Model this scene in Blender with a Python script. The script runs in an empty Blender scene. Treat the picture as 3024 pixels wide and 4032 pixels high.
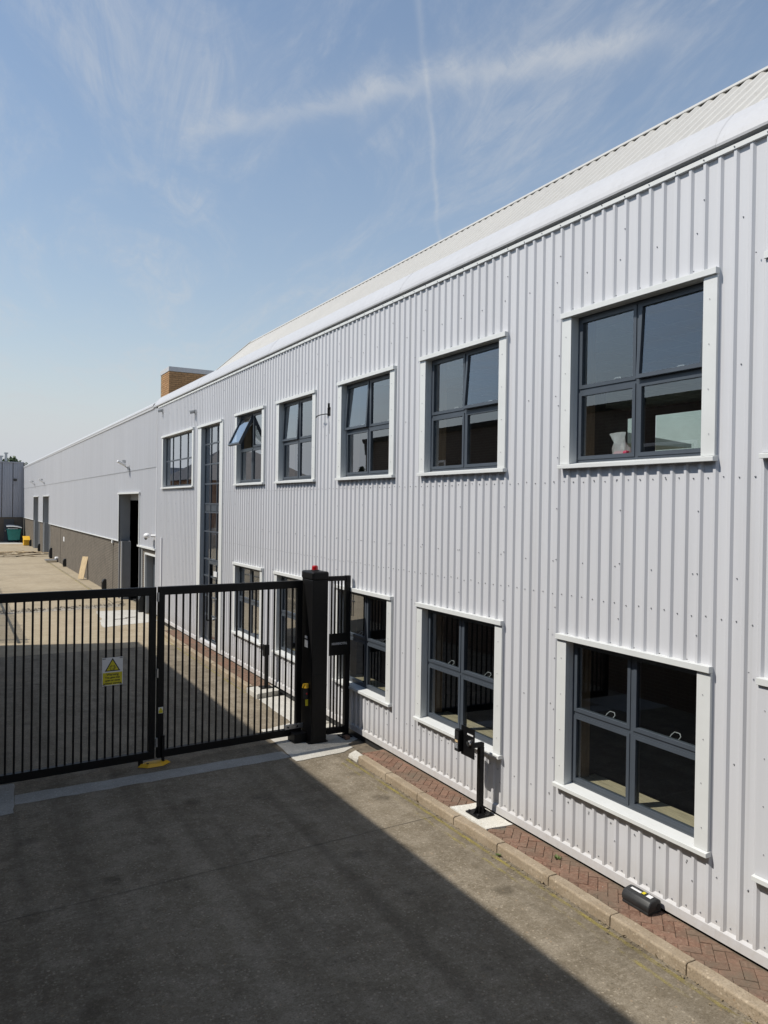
import bpy, bmesh, math, random
from mathutils import Vector, Matrix, noise
random.seed(7)
S = bpy.context.scene
COL = S.collection
R = math.radians

# ------------------------------------------------------------------ camera
CAM_LOC = Vector((-6.28, 0.0, 4.036))
YAW, PITCH, ROLL = R(29.2378), R(-0.4094), R(0.8304)
fw = Vector((math.sin(YAW)*math.cos(PITCH), math.cos(YAW)*math.cos(PITCH), math.sin(PITCH)))
rt = Vector((math.cos(YAW), -math.sin(YAW), 0)); up = rt.cross(fw)
rt2 = math.cos(ROLL)*rt + math.sin(ROLL)*up; up2 = -math.sin(ROLL)*rt + math.cos(ROLL)*up
cam = bpy.data.cameras.new('camera'); cam_o = bpy.data.objects.new('camera', cam); COL.objects.link(cam_o)
m = Matrix.Identity(4)
for i in range(3):
    m[i][0], m[i][1], m[i][2], m[i][3] = rt2[i], up2[i], -fw[i], CAM_LOC[i]
cam_o.matrix_world = m
cam.sensor_fit = 'VERTICAL'; cam.sensor_height = 24.0; cam.lens = 24.0*3030/4032
cam.clip_start = 0.05; cam.clip_end = 5000
S.camera = cam_o

# ------------------------------------------------------------------ sky, sun, exposure
SUN_D = Vector((1.0, -0.30, -1.27)).normalized()          # direction the light travels
SUN_EL = math.asin(-SUN_D.z); SUN_AZ = math.atan2(-SUN_D.x, -SUN_D.y)
SKY_STRENGTH = 0.126
SUN_STRENGTH = 5.0
S.view_settings.view_transform = 'Standard'; S.view_settings.look = 'None'
S.view_settings.exposure = 0.0; S.view_settings.gamma = 1.0
S.view_settings.use_curve_mapping = False

w = bpy.data.worlds.new('World'); S.world = w; w.use_nodes = True
nt = w.node_tree; nt.nodes.clear()
def wn(t, **k):
    n = nt.nodes.new(t)
    for a, b in k.items(): setattr(n, a, b)
    return n
def wl(a, b): nt.links.new(a, b)
def wmath(op, a, b=None, c=None, clamp=False):
    n = wn('ShaderNodeMath', operation=op); n.use_clamp = clamp
    for i, v in enumerate((a, b, c)):
        if v is None: continue
        if isinstance(v, (int, float)): n.inputs[i].default_value = v
        else: wl(v, n.inputs[i])
    return n.outputs[0]
sky = wn('ShaderNodeTexSky', sky_type='NISHITA'); sky.sun_disc = False
sky.sun_elevation = SUN_EL; sky.sun_rotation = SUN_AZ
sky.altitude = 30; sky.air_density = 1.35; sky.dust_density = 0.2; sky.ozone_density = 2.2
tc = wn('ShaderNodeTexCoord'); sp = wn('ShaderNodeSeparateXYZ'); wl(tc.outputs['Generated'], sp.inputs[0])
zc = wmath('MAXIMUM', sp.outputs[2], 0.03)
U = wmath('DIVIDE', sp.outputs[0], zc); V = wmath('DIVIDE', sp.outputs[1], zc)   # a cloud sheet at constant height
def wnoise(vec, scale, detail=6, rough=0.6, dist=0.0):
    n = wn('ShaderNodeTexNoise'); n.inputs['Scale'].default_value = scale
    n.inputs['Detail'].default_value = detail; n.inputs['Roughness'].default_value = rough
    n.inputs['Distortion'].default_value = dist; wl(vec, n.inputs['Vector']); return n.outputs['Fac']
def wcomb(a, b, c=0.0):
    n = wn('ShaderNodeCombineXYZ')
    for i, v in enumerate((a, b, c)):
        if isinstance(v, (int, float)): n.inputs[i].default_value = v
        else: wl(v, n.inputs[i])
    return n.outputs[0]
def wramp(x, lo, hi):
    n = wn('ShaderNodeMapRange'); n.interpolation_type = 'SMOOTHSTEP'
    wl(x, n.inputs[0]); n.inputs[1].default_value = lo; n.inputs[2].default_value = hi
    return n.outputs[0]
def line_coords(tx, ty):
    along = wmath('ADD', wmath('MULTIPLY', U, tx), wmath('MULTIPLY', V, ty))
    across = wmath('ADD', wmath('MULTIPLY', U, -ty), wmath('MULTIPLY', V, tx))
    return along, across
# broad thin cirrus veils, combed by the wind
al, ac = line_coords(0.23, 0.97)
veil = wnoise(wcomb(wmath('MULTIPLY', al, 0.50), wmath('MULTIPLY', ac, 1.35), 8.2), 1.5, 8, 0.66, 0.9)
veil = wramp(veil, 0.42, 0.68)
fibre = wnoise(wcomb(wmath('MULTIPLY', al, 1.1), wmath('MULTIPLY', ac, 5.0), 9.1), 1.7, 7, 0.70, 1.2)
veil = wmath('MULTIPLY', veil, wmath('MULTIPLY_ADD', wramp(fibre, 0.30, 0.75), 0.85, 0.20))
# feathered spreading trail
al1, ac1 = line_coords(0.646, -0.763)
n1 = wnoise(wcomb(wmath('MULTIPLY', al1, 5.0), wmath('MULTIPLY', ac1, 2.2), 1.3), 2.0, 8, 0.7, 0.6)
n1b = wnoise(wcomb(wmath('MULTIPLY', al1, 1.6), wmath('MULTIPLY', ac1, 0.6), 5.3), 1.0, 4, 0.5)
d1 = wmath('SUBTRACT', wmath('ADD', ac1, wmath('MULTIPLY', wmath('SUBTRACT', n1b, 0.5), 0.10)), 1.737)
d1 = wmath('ADD', d1, wmath('MULTIPLY', wmath('SUBTRACT', n1, 0.5), 0.17))
core1 = wmath('POWER', 2.718, wmath('MULTIPLY', wmath('MULTIPLY', d1, d1), -420.0))
halo1 = wmath('MULTIPLY', wmath('POWER', 2.718, wmath('MULTIPLY', wmath('MULTIPLY', d1, d1), -70.0)), 0.35)
t1 = wmath('MULTIPLY', wmath('ADD', core1, halo1), wmath('MULTIPLY', wramp(al1, -1.32, -1.05), wmath('SUBTRACT', 1.0, wramp(al1, -0.16, 0.10))))
t1 = wmath('MULTIPLY', t1, wmath('MULTIPLY_ADD', n1, 0.75, 0.25))
gap1 = wnoise(wcomb(wmath('MULTIPLY', al1, 2.6), 0.0, 2.2), 1.0, 3, 0.5)
t1 = wmath('MULTIPLY', t1, wmath('MULTIPLY_ADD', wramp(gap1, 0.3, 0.55), 0.6, 0.4))
# narrow straight contrail
al2, ac2 = line_coords(0.5776, 0.8163)
n2 = wnoise(wcomb(wmath('MULTIPLY', al2, 2.0), wmath('MULTIPLY', ac2, 6.0), 7.7), 2.0, 6, 0.6)
n2b = wnoise(wcomb(wmath('MULTIPLY', al2, 0.9), 0.0, 4.0), 1.5, 3, 0.5)
d2 = wmath('ADD', ac2, wmath('MULTIPLY_ADD', wmath('SUBTRACT', n2b, 0.5), 0.05, -0.108))
d2 = wmath('ADD', d2, wmath('MULTIPLY', wmath('SUBTRACT', n2, 0.5), 0.03))
t2 = wmath('POWER', 2.718, wmath('MULTIPLY', wmath('MULTIPLY', d2, d2), -16000.0))
t2 = wmath('MULTIPLY', t2, wmath('MULTIPLY_ADD', wramp(n2, 0.3, 0.7), 0.7, 0.15))
cl = wmath('ADD', wmath('MULTIPLY', veil, 0.43), wmath('ADD', wmath('MULTIPLY', t1, 0.50), wmath('MULTIPLY', t2, 0.30)), clamp=True)
# thin even high veil: optical depth grows towards the horizon as it would through any level sheet
zz_ = wmath('MAXIMUM', sp.outputs[2], 0.03)
od = wmath('ADD', wmath('DIVIDE', -0.040, zz_), wmath('DIVIDE', -0.0125, wmath('MULTIPLY', zz_, zz_)))   # high veil + low dust layer
hz = wmath('SUBTRACT', 1.0, wmath('POWER', 2.718, od))
cl = wmath('SUBTRACT', 1.0, wmath('MULTIPLY', wmath('SUBTRACT', 1.0, cl), wmath('SUBTRACT', 1.0, hz)))
mix = wn('ShaderNodeMix', data_type='RGBA'); wl(cl, mix.inputs[0]); wl(sky.outputs[0], mix.inputs[6])
mix.inputs[7].default_value = (4.75, 4.95, 5.2, 1)
bg = wn('ShaderNodeBackground'); bg.inputs[1].default_value = SKY_STRENGTH; wl(mix.outputs[2], bg.inputs[0])
ow = wn('ShaderNodeOutputWorld'); wl(bg.outputs[0], ow.inputs[0])

sun = bpy.data.lights.new('sun', 'SUN'); sun.energy = SUN_STRENGTH; sun.angle = R(0.55); sun.color = (1.0, 0.945, 0.86)
sun_o = bpy.data.objects.new('sun', sun); COL.objects.link(sun_o)
sun_o.rotation_euler = SUN_D.to_track_quat('-Z', 'Y').to_euler(); sun_o.location = (-20, 6, 30)
S.cycles.max_bounces = 8; S.cycles.transparent_max_bounces = 16; S.cycles.diffuse_bounces = 4
S.cycles.caustics_reflective = False; S.cycles.caustics_refractive = False
S.cycles.use_denoising = True

# ------------------------------------------------------------------ materials
def newmat(name):
    mt = bpy.data.materials.new(name); mt.use_nodes = True
    n = mt.node_tree; b = n.nodes['Principled BSDF']; return mt, n, b
def tnoise(n, scale, detail=4, rough=0.55, stretch=None, coords='Object', dist=0.0):
    t = n.nodes.new('ShaderNodeTexCoord'); mp = n.nodes.new('ShaderNodeMapping')
    src = t.outputs['Object']
    if coords == 'World':
        g = n.nodes.new('ShaderNodeNewGeometry'); src = g.outputs['Position']
    n.links.new(src, mp.inputs[0])
    if stretch: mp.inputs['Scale'].default_value = stretch
    x = n.nodes.new('ShaderNodeTexNoise'); x.inputs['Scale'].default_value = scale
    x.inputs['Detail'].default_value = detail; x.inputs['Roughness'].default_value = rough
    x.inputs['Distortion'].default_value = dist
    n.links.new(mp.outputs[0], x.inputs['Vector']); return x.outputs['Fac']
def tmath(n, op, a, b=None, c=None, clamp=False):
    x = n.nodes.new('ShaderNodeMath'); x.operation = op; x.use_clamp = clamp
    for i, v in enumerate((a, b, c)):
        if v is None: continue
        if isinstance(v, (int, float)): x.inputs[i].default_value = v
        else: n.links.new(v, x.inputs[i])
    return x.outputs[0]
def tramp(n, fac, stops):
    r = n.nodes.new('ShaderNodeValToRGB'); e = r.color_ramp.elements
    while len(e) < len(stops): e.new(0.5)
    for i, (p, c) in enumerate(stops):
        e[i].position = p; e[i].color = (*c, 1) if len(c) == 3 else c
    n.links.new(fac, r.inputs[0]); return r.outputs[0]
def tmix(n, fac, a, b, blend='MIX'):
    x = n.nodes.new('ShaderNodeMix'); x.data_type = 'RGBA'; x.blend_type = blend
    for i, v in ((0, fac), (6, a), (7, b)):
        if isinstance(v, (int, float)): x.inputs[i].default_value = v
        elif isinstance(v, tuple): x.inputs[i].default_value = (*v, 1)
        else: n.links.new(v, x.inputs[i])
    return x.outputs[2]
def tbump(n, b, h, strength, dist=0.01):
    x = n.nodes.new('ShaderNodeBump'); x.inputs['Strength'].default_value = strength; x.inputs['Distance'].default_value = dist
    n.links.new(h, x.inputs['Height']); n.links.new(x.outputs[0], b.inputs['Normal'])
def simple(name, col, rough=0.5, metal=0.0, var=0.08, scale=6.0, spec=0.5, coords='World', stretch=None, objvar=0.0, bump=0.0):
    mt, n, b = newmat(name)
    f = tnoise(n, scale, 5, 0.6, stretch, coords)
    d = tuple(max(0, c*(1-var)) for c in col); l = tuple(min(1, c*(1+var)) for c in col)
    c = tramp(n, f, [(0.3, d), (0.7, l)])
    if objvar:
        oi = n.nodes.new('ShaderNodeObjectInfo')
        v = tmath(n, 'MULTIPLY_ADD', oi.outputs['Random'], 2*objvar, 1-objvar)
        hsv = n.nodes.new('ShaderNodeHueSaturation'); n.links.new(c, hsv.inputs['Color']); n.links.new(v, hsv.inputs['Value']); c = hsv.outputs[0]
    n.links.new(c, b.inputs['Base Color'])
    b.inputs['Roughness'].default_value = rough; b.inputs['Metallic'].default_value = metal
    b.inputs['Specular IOR Level'].default_value = spec
    if bump: tbump(n, b, f, bump)
    return mt
M = {}
def clad_mat(name, col):
    mt, n, b = newmat(name)
    st = tnoise(n, 1.0, 6, 0.65, (5, 5, 0.25), 'World'); big = tnoise(n, 0.35, 3, 0.5, None, 'World')
    c = tramp(n, st, [(0.25, tuple(x*0.935 for x in col)), (0.65, tuple(min(1, x*1.015) for x in col))])
    c = tmix(n, tmath(n, 'MULTIPLY', big, 0.10), c, tuple(x*v for x, v in zip(col, (0.93, 0.92, 0.89))))
    run = tnoise(n, 1.0, 4, 0.6, (16, 16, 0.16), 'World')
    c = tmix(n, tmath(n, 'MULTIPLY', tmath(n, 'SUBTRACT', run, 0.56, clamp=True), 1.5, clamp=True), c, tuple(x*v for x, v in zip(col, (0.70, 0.68, 0.63))))
    # splash dirt and dust just above the base
    g = n.nodes.new('ShaderNodeNewGeometry'); s = n.nodes.new('ShaderNodeSeparateXYZ'); n.links.new(g.outputs['Position'], s.inputs[0])
    mr = n.nodes.new('ShaderNodeMapRange'); n.links.new(s.outputs[2], mr.inputs[0])
    mr.inputs[1].default_value = 0.45; mr.inputs[2].default_value = 0.02; mr.inputs[3].default_value = 0; mr.inputs[4].default_value = 1
    fine = tnoise(n, 14, 6, 0.7, None, 'World')
    c = tmix(n, tmath(n, 'MULTIPLY', tmath(n, 'MULTIPLY', mr.outputs[0], fine), 0.75), c, (0.36, 0.32, 0.26))
    oi = n.nodes.new('ShaderNodeObjectInfo'); v = tmath(n, 'MULTIPLY_ADD', oi.outputs['Random'], 0.040, 0.98)
    hsv = n.nodes.new('ShaderNodeHueSaturation'); n.links.new(c, hsv.inputs['Color']); n.links.new(v, hsv.inputs['Value'])
    n.links.new(hsv.outputs[0], b.inputs['Base Color'])
    b.inputs['Roughness'].default_value = 0.42; b.inputs['Specular IOR Level'].default_value = 0.35
    wv = tnoise(n, 1.3, 2, 0.4, (1, 1, 0.5), 'World'); tbump(n, b, wv, 0.12, 0.02)
    return mt
M['clad'] = clad_mat('cladding_paint', (0.538, 0.545, 0.568))
M['roof'] = clad_mat('roof_paint', (0.47, 0.458, 0.428))
M['eave'] = clad_mat('eaves_paint', (0.46, 0.463, 0.475))
M['greyclad'] = clad_mat('grey_cladding_paint', (0.34, 0.355, 0.40))
M['trim'] = simple('white_trim_paint', (0.605, 0.618, 0.608), 0.4, 0, 0.035, 3)
M['reveal'] = simple('grey_reveal_paint', (0.30, 0.31, 0.32), 0.45, 0, 0.05, 3)
M['frame'] = simple('anthracite_frame_paint', (0.060, 0.072, 0.088), 0.38, 0, 0.06, 5)
M['panelgrey'] = simple('anthracite_panel_paint', (0.055, 0.065, 0.078), 0.45, 0, 0.06, 5)
M['black'] = simple('black_powder_coat', (0.0042, 0.0042, 0.0048), 0.5, 0, 0.2, 30, 0.22)
M['blackmatt'] = simple('black_plastic', (0.022, 0.023, 0.024), 0.5, 0, 0.2, 25, 0.4)
M['timber'] = simple('raw_timber', (0.50, 0.42, 0.29), 0.7, 0, 0.22, 3, 0.3, 'World', (9, 1.2, 9))
M['ply'] = simple('plywood', (0.54, 0.41, 0.24), 0.65, 0, 0.16, 3, 0.3, 'World', (4, 4, 1))
M['plybrown'] = simple('brown_plywood', (0.26, 0.19, 0.125), 0.7, 0, 0.2, 4, 0.3, 'World', (6, 6, 1))
M['plaster'] = simple('plasterboard', (0.52, 0.51, 0.48), 0.8, 0, 0.05, 2)
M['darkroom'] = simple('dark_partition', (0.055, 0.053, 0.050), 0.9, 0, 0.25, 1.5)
M['carpet'] = simple('grey_carpet', (0.16, 0.15, 0.14), 0.95, 0, 0.2, 8)
M['ceil'] = simple('ceiling_tile', (0.62, 0.62, 0.61), 0.9, 0, 0.05, 4)
M['tbar'] = simple('ceiling_grid_bar', (0.75, 0.75, 0.74), 0.5, 0, 0.03, 4)
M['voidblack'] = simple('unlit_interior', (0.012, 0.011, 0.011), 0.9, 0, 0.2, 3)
M['steel'] = simple('galvanised_steel', (0.42, 0.43, 0.44), 0.38, 0.85, 0.15, 20)
M['chrome'] = simple('bright_metal', (0.72, 0.72, 0.72), 0.18, 1.0, 0.05, 10)
M['white'] = simple('white_plastic', (0.66, 0.66, 0.66), 0.4, 0, 0.03, 8)
M['screw'] = simple('fixing_head', (0.22, 0.225, 0.24), 0.4, 0.3, 0.1, 50)
M['yellow'] = simple('yellow_plastic', (0.70, 0.40, 0.02), 0.45, 0, 0.12, 14)
M['signyellow'] = simple('sign_yellow', (0.56, 0.48, 0.015), 0.5, 0, 0.04, 8)
M['ink'] = simple('sign_black', (0.012, 0.012, 0.012), 0.5, 0, 0.1, 8)
M['signgrey'] = simple('logo_silver', (0.45, 0.46, 0.48), 0.5, 0, 0.05, 8)
M['teal'] = simple('teal_plastic', (0.012, 0.20, 0.19), 0.45, 0, 0.12, 4)
M['binlid'] = simple('bin_lid', (0.55, 0.57, 0.58), 0.5, 0, 0.08, 6)
M['pink'] = simple('pink_tape', (0.75, 0.06, 0.16), 0.5, 0, 0.05, 8)
mt, n, b = newmat('red_lens'); b.inputs['Base Color'].default_value = (0.55, 0.008, 0.01, 1); b.inputs['Roughness'].default_value = 0.12
n.links.new(tramp(n, tnoise(n, 20), [(0.3, (0.30, 0.006, 0.01)), (0.7, (0.42, 0.012, 0.015))]), b.inputs['Base Color']); M['red'] = mt
# clear double glazing: sharp reflection by angle, lightly tinted see-through
def glass_mat(name, tint, surfaces=4.0):
    mt = bpy.data.materials.new(name); mt.use_nodes = True; n = mt.node_tree; n.nodes.clear()
    tr = n.nodes.new('ShaderNodeBsdfTransparent'); gl = n.nodes.new('ShaderNodeBsdfGlossy')
    tv = tnoise(n, 2.5, 3, 0.5, None, 'World')
    c = tramp(n, tv, [(0.3, tuple(x*0.96 for x in tint)), (0.7, tint)]); n.links.new(c, tr.inputs[0])
    gl.inputs['Roughness'].default_value = 0.0; gl.inputs[0].default_value = (0.92, 0.95, 1.0, 1)
    bp = n.nodes.new('ShaderNodeBump'); bp.inputs['Strength'].default_value = 0.02; bp.inputs['Distance'].default_value = 0.01
    n.links.new(tnoise(n, 0.9, 1, 0.3, None, 'World'), bp.inputs['Height']); n.links.new(bp.outputs[0], gl.inputs['Normal'])
    fr = n.nodes.new('ShaderNodeFresnel'); fr.inputs[0].default_value = 1.5
    r = tmath(n, 'SUBTRACT', 1.0, tmath(n, 'POWER', tmath(n, 'SUBTRACT', 1.0, fr.outputs[0]), surfaces))
    g = n.nodes.new('ShaderNodeNewGeometry')
    r = tmath(n, 'MULTIPLY', r, tmath(n, 'SUBTRACT', 1.0, g.outputs['Backfacing']))
    mx = n.nodes.new('ShaderNodeMixShader'); n.links.new(r, mx.inputs[0]); n.links.new(tr.outputs[0], mx.inputs[1]); n.links.new(gl.outputs[0], mx.inputs[2])
    o = n.nodes.new('ShaderNodeOutputMaterial'); n.links.new(mx.outputs[0], o.inputs[0]); return mt
M['glass'] = glass_mat('double_glazing', (0.91, 0.935, 0.925))
M['greenglass'] = glass_mat('green_tinted_glazing', (0.90, 0.955, 0.92))
M['film'] = simple('clear_plastic_film', (0.75, 0.76, 0.78), 0.2, 0, 0.1, 9)
M['film'].node_tree.nodes['Principled BSDF'].inputs['Alpha'].default_value = 0.5

def concrete_mat(name, base, dark, light, brush=True, stain=0.5):
    mt, n, b = newmat(name)
    big = tnoise(n, 0.45, 5, 0.6, None, 'World', 0.3); mid = tnoise(n, 3.2, 6, 0.7, None, 'World')
    fine = tnoise(n, 55, 3, 0.75, None, 'World')
    c = tmix(n, tmath(n, 'MULTIPLY', tmath(n, 'SUBTRACT', big, 0.28, clamp=True), 2.2, clamp=True), dark, base)
    c = tmix(n, tmath(n, 'MULTIPLY', tmath(n, 'SUBTRACT', mid, 0.42, clamp=True), 2.2, clamp=True), c, light)
    h = fine
    if brush:
        br = tnoise(n, 1.0, 5, 0.75, (7.0, 30, 1), 'World', 0.9)
        wear = tmath(n, 'MULTIPLY', tmath(n, 'SUBTRACT', tnoise(n, 0.8, 4, 0.6, None, 'World', 0.5), 0.38, clamp=True), 3.4, clamp=True)
        c = tmix(n, tmath(n, 'MULTIPLY', wear, tmath(n, 'MULTIPLY', tmath(n, 'SUBTRACT', br, 0.50, clamp=True), 3.6, clamp=True)), c, light)
        c = tmix(n, tmath(n, 'MULTIPLY', wear, tmath(n, 'MULTIPLY', tmath(n, 'SUBTRACT', 0.48, br, clamp=True), 3.4, clamp=True)), c, dark)
        grit = tnoise(n, 24, 5, 0.85, None, 'World')
        c = tmix(n, tmath(n, 'MULTIPLY', tmath(n, 'SUBTRACT', grit, 0.53, clamp=True), 6.0, clamp=True), c, light)
        c = tmix(n, tmath(n, 'MULTIPLY', tmath(n, 'SUBTRACT', 0.46, grit, clamp=True), 6.0, clamp=True), c, dark)
        h = tmath(n, 'ADD', tmath(n, 'MULTIPLY', br, 1.0), tmath(n, 'MULTIPLY', fine, 0.8))
    # exposed stones
    g = n.nodes.new('ShaderNodeNewGeometry'); vo = n.nodes.new('ShaderNodeTexVoronoi'); vo.inputs['Scale'].default_value = 30
    n.links.new(g.outputs['Position'], vo.inputs['Vector'])
    hs = n.nodes.new('ShaderNodeSeparateColor'); n.links.new(vo.outputs['Color'], hs.inputs[0])
    spot = tmath(n, 'MULTIPLY', tmath(n, 'LESS_THAN', vo.outputs['Distance'], 0.36), tmath(n, 'GREATER_THAN', hs.outputs[0], 0.66))
    stone = tramp(n, hs.outputs[1], [(0.0, tuple(x*0.45 for x in dark)), (0.45, light), (0.8, tuple(min(1, x*1.5) for x in light)), (1.0, (0.34, 0.22, 0.12))])
    c = tmix(n, tmath(n, 'MULTIPLY', spot, 0.42), c, stone)
    dk = tmath(n, 'MULTIPLY', tmath(n, 'SUBTRACT', fine, 0.5), 1.3)
    c = tmix(n, tmath(n, 'MULTIPLY', tmath(n, 'SUBTRACT', 0.52, fine, clamp=True), 2.5, clamp=True), c, tuple(x*0.5 for x in dark))
    if brush:
        wp = n.nodes.new('ShaderNodeNewGeometry'); wob_ = n.nodes.new('ShaderNodeTexNoise'); wob_.inputs['Scale'].default_value = 2.2; wob_.inputs['Detail'].default_value = 5
        n.links.new(wp.outputs['Position'], wob_.inputs['Vector'])
        va = n.nodes.new('ShaderNodeVectorMath'); va.operation = 'MULTIPLY_ADD'; va.inputs[1].default_value = (0.45, 0.45, 0); n.links.new(wob_.outputs['Color'], va.inputs[0]); n.links.new(wp.outputs['Position'], va.inputs[2])
        vs = n.nodes.new('ShaderNodeTexVoronoi'); vs.inputs['Scale'].default_value = 1.15; n.links.new(va.outputs[0], vs.inputs['Vector'])
        oil = n.nodes.new('ShaderNodeMapRange'); oil.interpolation_type = 'SMOOTHSTEP'; n.links.new(vs.outputs['Distance'], oil.inputs[0])
        oil.inputs[1].default_value = 0.20; oil.inputs[2].default_value = 0.05
        c = tmix(n, tmath(n, 'MULTIPLY', oil.outputs[0], 0.42), c, tuple(x*0.4 for x in dark))
        ty = tnoise(n, 1.0, 3, 0.55, (2.6, 0.07, 1), 'World', 0.2)
        c = tmix(n, tmath(n, 'MULTIPLY', tmath(n, 'SUBTRACT', ty, 0.50, clamp=True), 2.0, clamp=True), c, tuple(x*0.62 for x in dark))
        c = tmix(n, tmath(n, 'MULTIPLY', tmath(n, 'SUBTRACT', 0.44, ty, clamp=True), 1.6, clamp=True), c, light)
    st = tnoise(n, 0.9, 7, 0.72, (1, 0.55, 1), 'World', 0.6)
    c = tmix(n, tmath(n, 'MULTIPLY', tmath(n, 'SUBTRACT', st, 0.56, clamp=True), 3.0*stain, clamp=True), c, tuple(x*0.55 for x in dark))
    n.links.new(c, b.inputs['Base Color']); b.inputs['Roughness'].default_value = 0.9; b.inputs['Specular IOR Level'].default_value = 0.25
    tbump(n, b, h, 0.55, 0.006); return mt
M['road'] = concrete_mat('brushed_concrete', (0.216, 0.180, 0.128), (0.116, 0.095, 0.066), (0.325, 0.282, 0.218))
M['yard'] = concrete_mat('yard_concrete', (0.36, 0.298, 0.205), (0.27, 0.22, 0.148), (0.42, 0.36, 0.265), False, 0.3)
M['newconc'] = concrete_mat('new_concrete', (0.50, 0.485, 0.44), (0.42, 0.40, 0.355), (0.58, 0.565, 0.52), False, 0.12)
M['patchconc'] = concrete_mat('trench_concrete', (0.34, 0.335, 0.31), (0.27, 0.265, 0.24), (0.42, 0.41, 0.385), False, 0.2)
M['kerbm'] = concrete_mat('kerb_concrete', (0.335, 0.268, 0.188), (0.235, 0.185, 0.128), (0.41, 0.345, 0.26), False, 0.5)
M['whiteconc'] = concrete_mat('white_mortar', (0.62, 0.60, 0.54), (0.54, 0.52, 0.46), (0.68, 0.665, 0.61), False, 0.06)
M['joint'] = simple('joint_sealant', (0.075, 0.066, 0.052), 0.9, 0, 0.3, 9)
M['earth'] = simple('soil', (0.13, 0.105, 0.075), 0.95, 0, 0.4, 12)
M['gravel'] = simple('rubble', (0.30, 0.27, 0.22), 0.9, 0, 0.4, 22)
M['litter'] = simple('dry_litter', (0.20, 0.155, 0.09), 0.9, 0, 0.6, 60)
M['ground'] = simple('outer_ground', (0.22, 0.20, 0.15), 0.95, 0, 0.25, 0.4)
def paver_mat():
    mt, n, b = newmat('red_block_paving')
    oi = n.nodes.new('ShaderNodeObjectInfo'); f = tnoise(n, 26, 6, 0.75, None, 'World'); big = tnoise(n, 1.6, 5, 0.7, None, 'World')
    c = tramp(n, oi.outputs['Random'], [(0.0, (0.140, 0.078, 0.054)), (0.35, (0.185, 0.100, 0.068)), (0.7, (0.215, 0.122, 0.085)), (1.0, (0.160, 0.104, 0.075))])
    c = tmix(n, tmath(n, 'MULTIPLY', tmath(n, 'SUBTRACT', f, 0.48, clamp=True), 3.0, clamp=True), c, (0.33, 0.23, 0.165))
    c = tmix(n, tmath(n, 'MULTIPLY', tmath(n, 'SUBTRACT', 0.47, f, clamp=True), 3.0, clamp=True), c, (0.07, 0.05, 0.04))
    c = tmix(n, tmath(n, 'MULTIPLY', tmath(n, 'SUBTRACT', big, 0.40, clamp=True), 3.2, clamp=True), c, (0.135, 0.108, 0.078))
    n.links.new(c, b.inputs['Base Color']); b.inputs['Roughness'].default_value = 0.92; b.inputs['Specular IOR Level'].default_value = 0.25
    tbump(n, b, f, 0.5, 0.004); return mt
M['paver'] = paver_mat()
def brickwork_mat(name, c1, c2, mortar, plane='YZ', scale=1.0):
    mt, n, b = newmat(name)
    g = n.nodes.new('ShaderNodeNewGeometry'); s = n.nodes.new('ShaderNodeSeparateXYZ'); n.links.new(g.outputs['Position'], s.inputs[0])
    cb = n.nodes.new('ShaderNodeCombineXYZ'); n.links.new(s.outputs[1 if plane == 'YZ' else 0], cb.inputs[0]); n.links.new(s.outputs[2], cb.inputs[1])
    bt = n.nodes.new('ShaderNodeTexBrick'); n.links.new(cb.outputs[0], bt.inputs[0])
    bt.inputs['Scale'].default_value = 1.0; bt.inputs['Brick Width'].default_value = 0.225*scale; bt.inputs['Row Height'].default_value = 0.075*scale
    bt.inputs['Mortar Size'].default_value = 0.010; bt.inputs['Color1'].default_value = (*c1, 1); bt.inputs['Color2'].default_value = (*c2, 1); bt.inputs['Mortar'].default_value = (*mortar, 1)
    f = tnoise(n, 1.2, 6, 0.7, None, 'World')
    c = tmix(n, tmath(n, 'MULTIPLY', tmath(n, 'SUBTRACT', f, 0.45, clamp=True), 1.6, clamp=True), bt.outputs[0], tuple(x*0.6 for x in c1))
    n.links.new(c, b.inputs['Base Color']); b.inputs['Roughness'].default_value = 0.85; b.inputs['Specular IOR Level'].default_value = 0.3
    tbump(n, b, bt.outputs['Fac'], -0.6, 0.008); return mt
M['brickgrey'] = brickwork_mat('brown_grey_brickwork', (0.080, 0.069, 0.056), (0.105, 0.088, 0.070), (0.20, 0.175, 0.14))
M['brickgreyX'] = brickwork_mat('brown_grey_brickwork_end', (0.115, 0.098, 0.082), (0.14, 0.118, 0.097), (0.19, 0.17, 0.145), 'XZ')
M['brickdark'] = brickwork_mat('dark_brown_brickwork', (0.085, 0.06, 0.045), (0.11, 0.075, 0.055), (0.14, 0.125, 0.10))
M['brickred'] = brickwork_mat('orange_red_brickwork', (0.20, 0.10, 0.06), (0.24, 0.125, 0.075), (0.28, 0.24, 0.19), 'XZ')
M['brick'] = simple('buff_orange_brick', (0.335, 0.195, 0.095), 0.85, 0, 0.10, 12, 0.3, 'World', None, 0.14, 0.3)
M['mortar'] = simple('mortar', (0.21, 0.15, 0.085), 0.9, 0, 0.12, 20)
M['tilegrey'] = simple('grey_roof_tile', (0.10, 0.09, 0.085), 0.8, 0, 0.2, 3)
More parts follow.
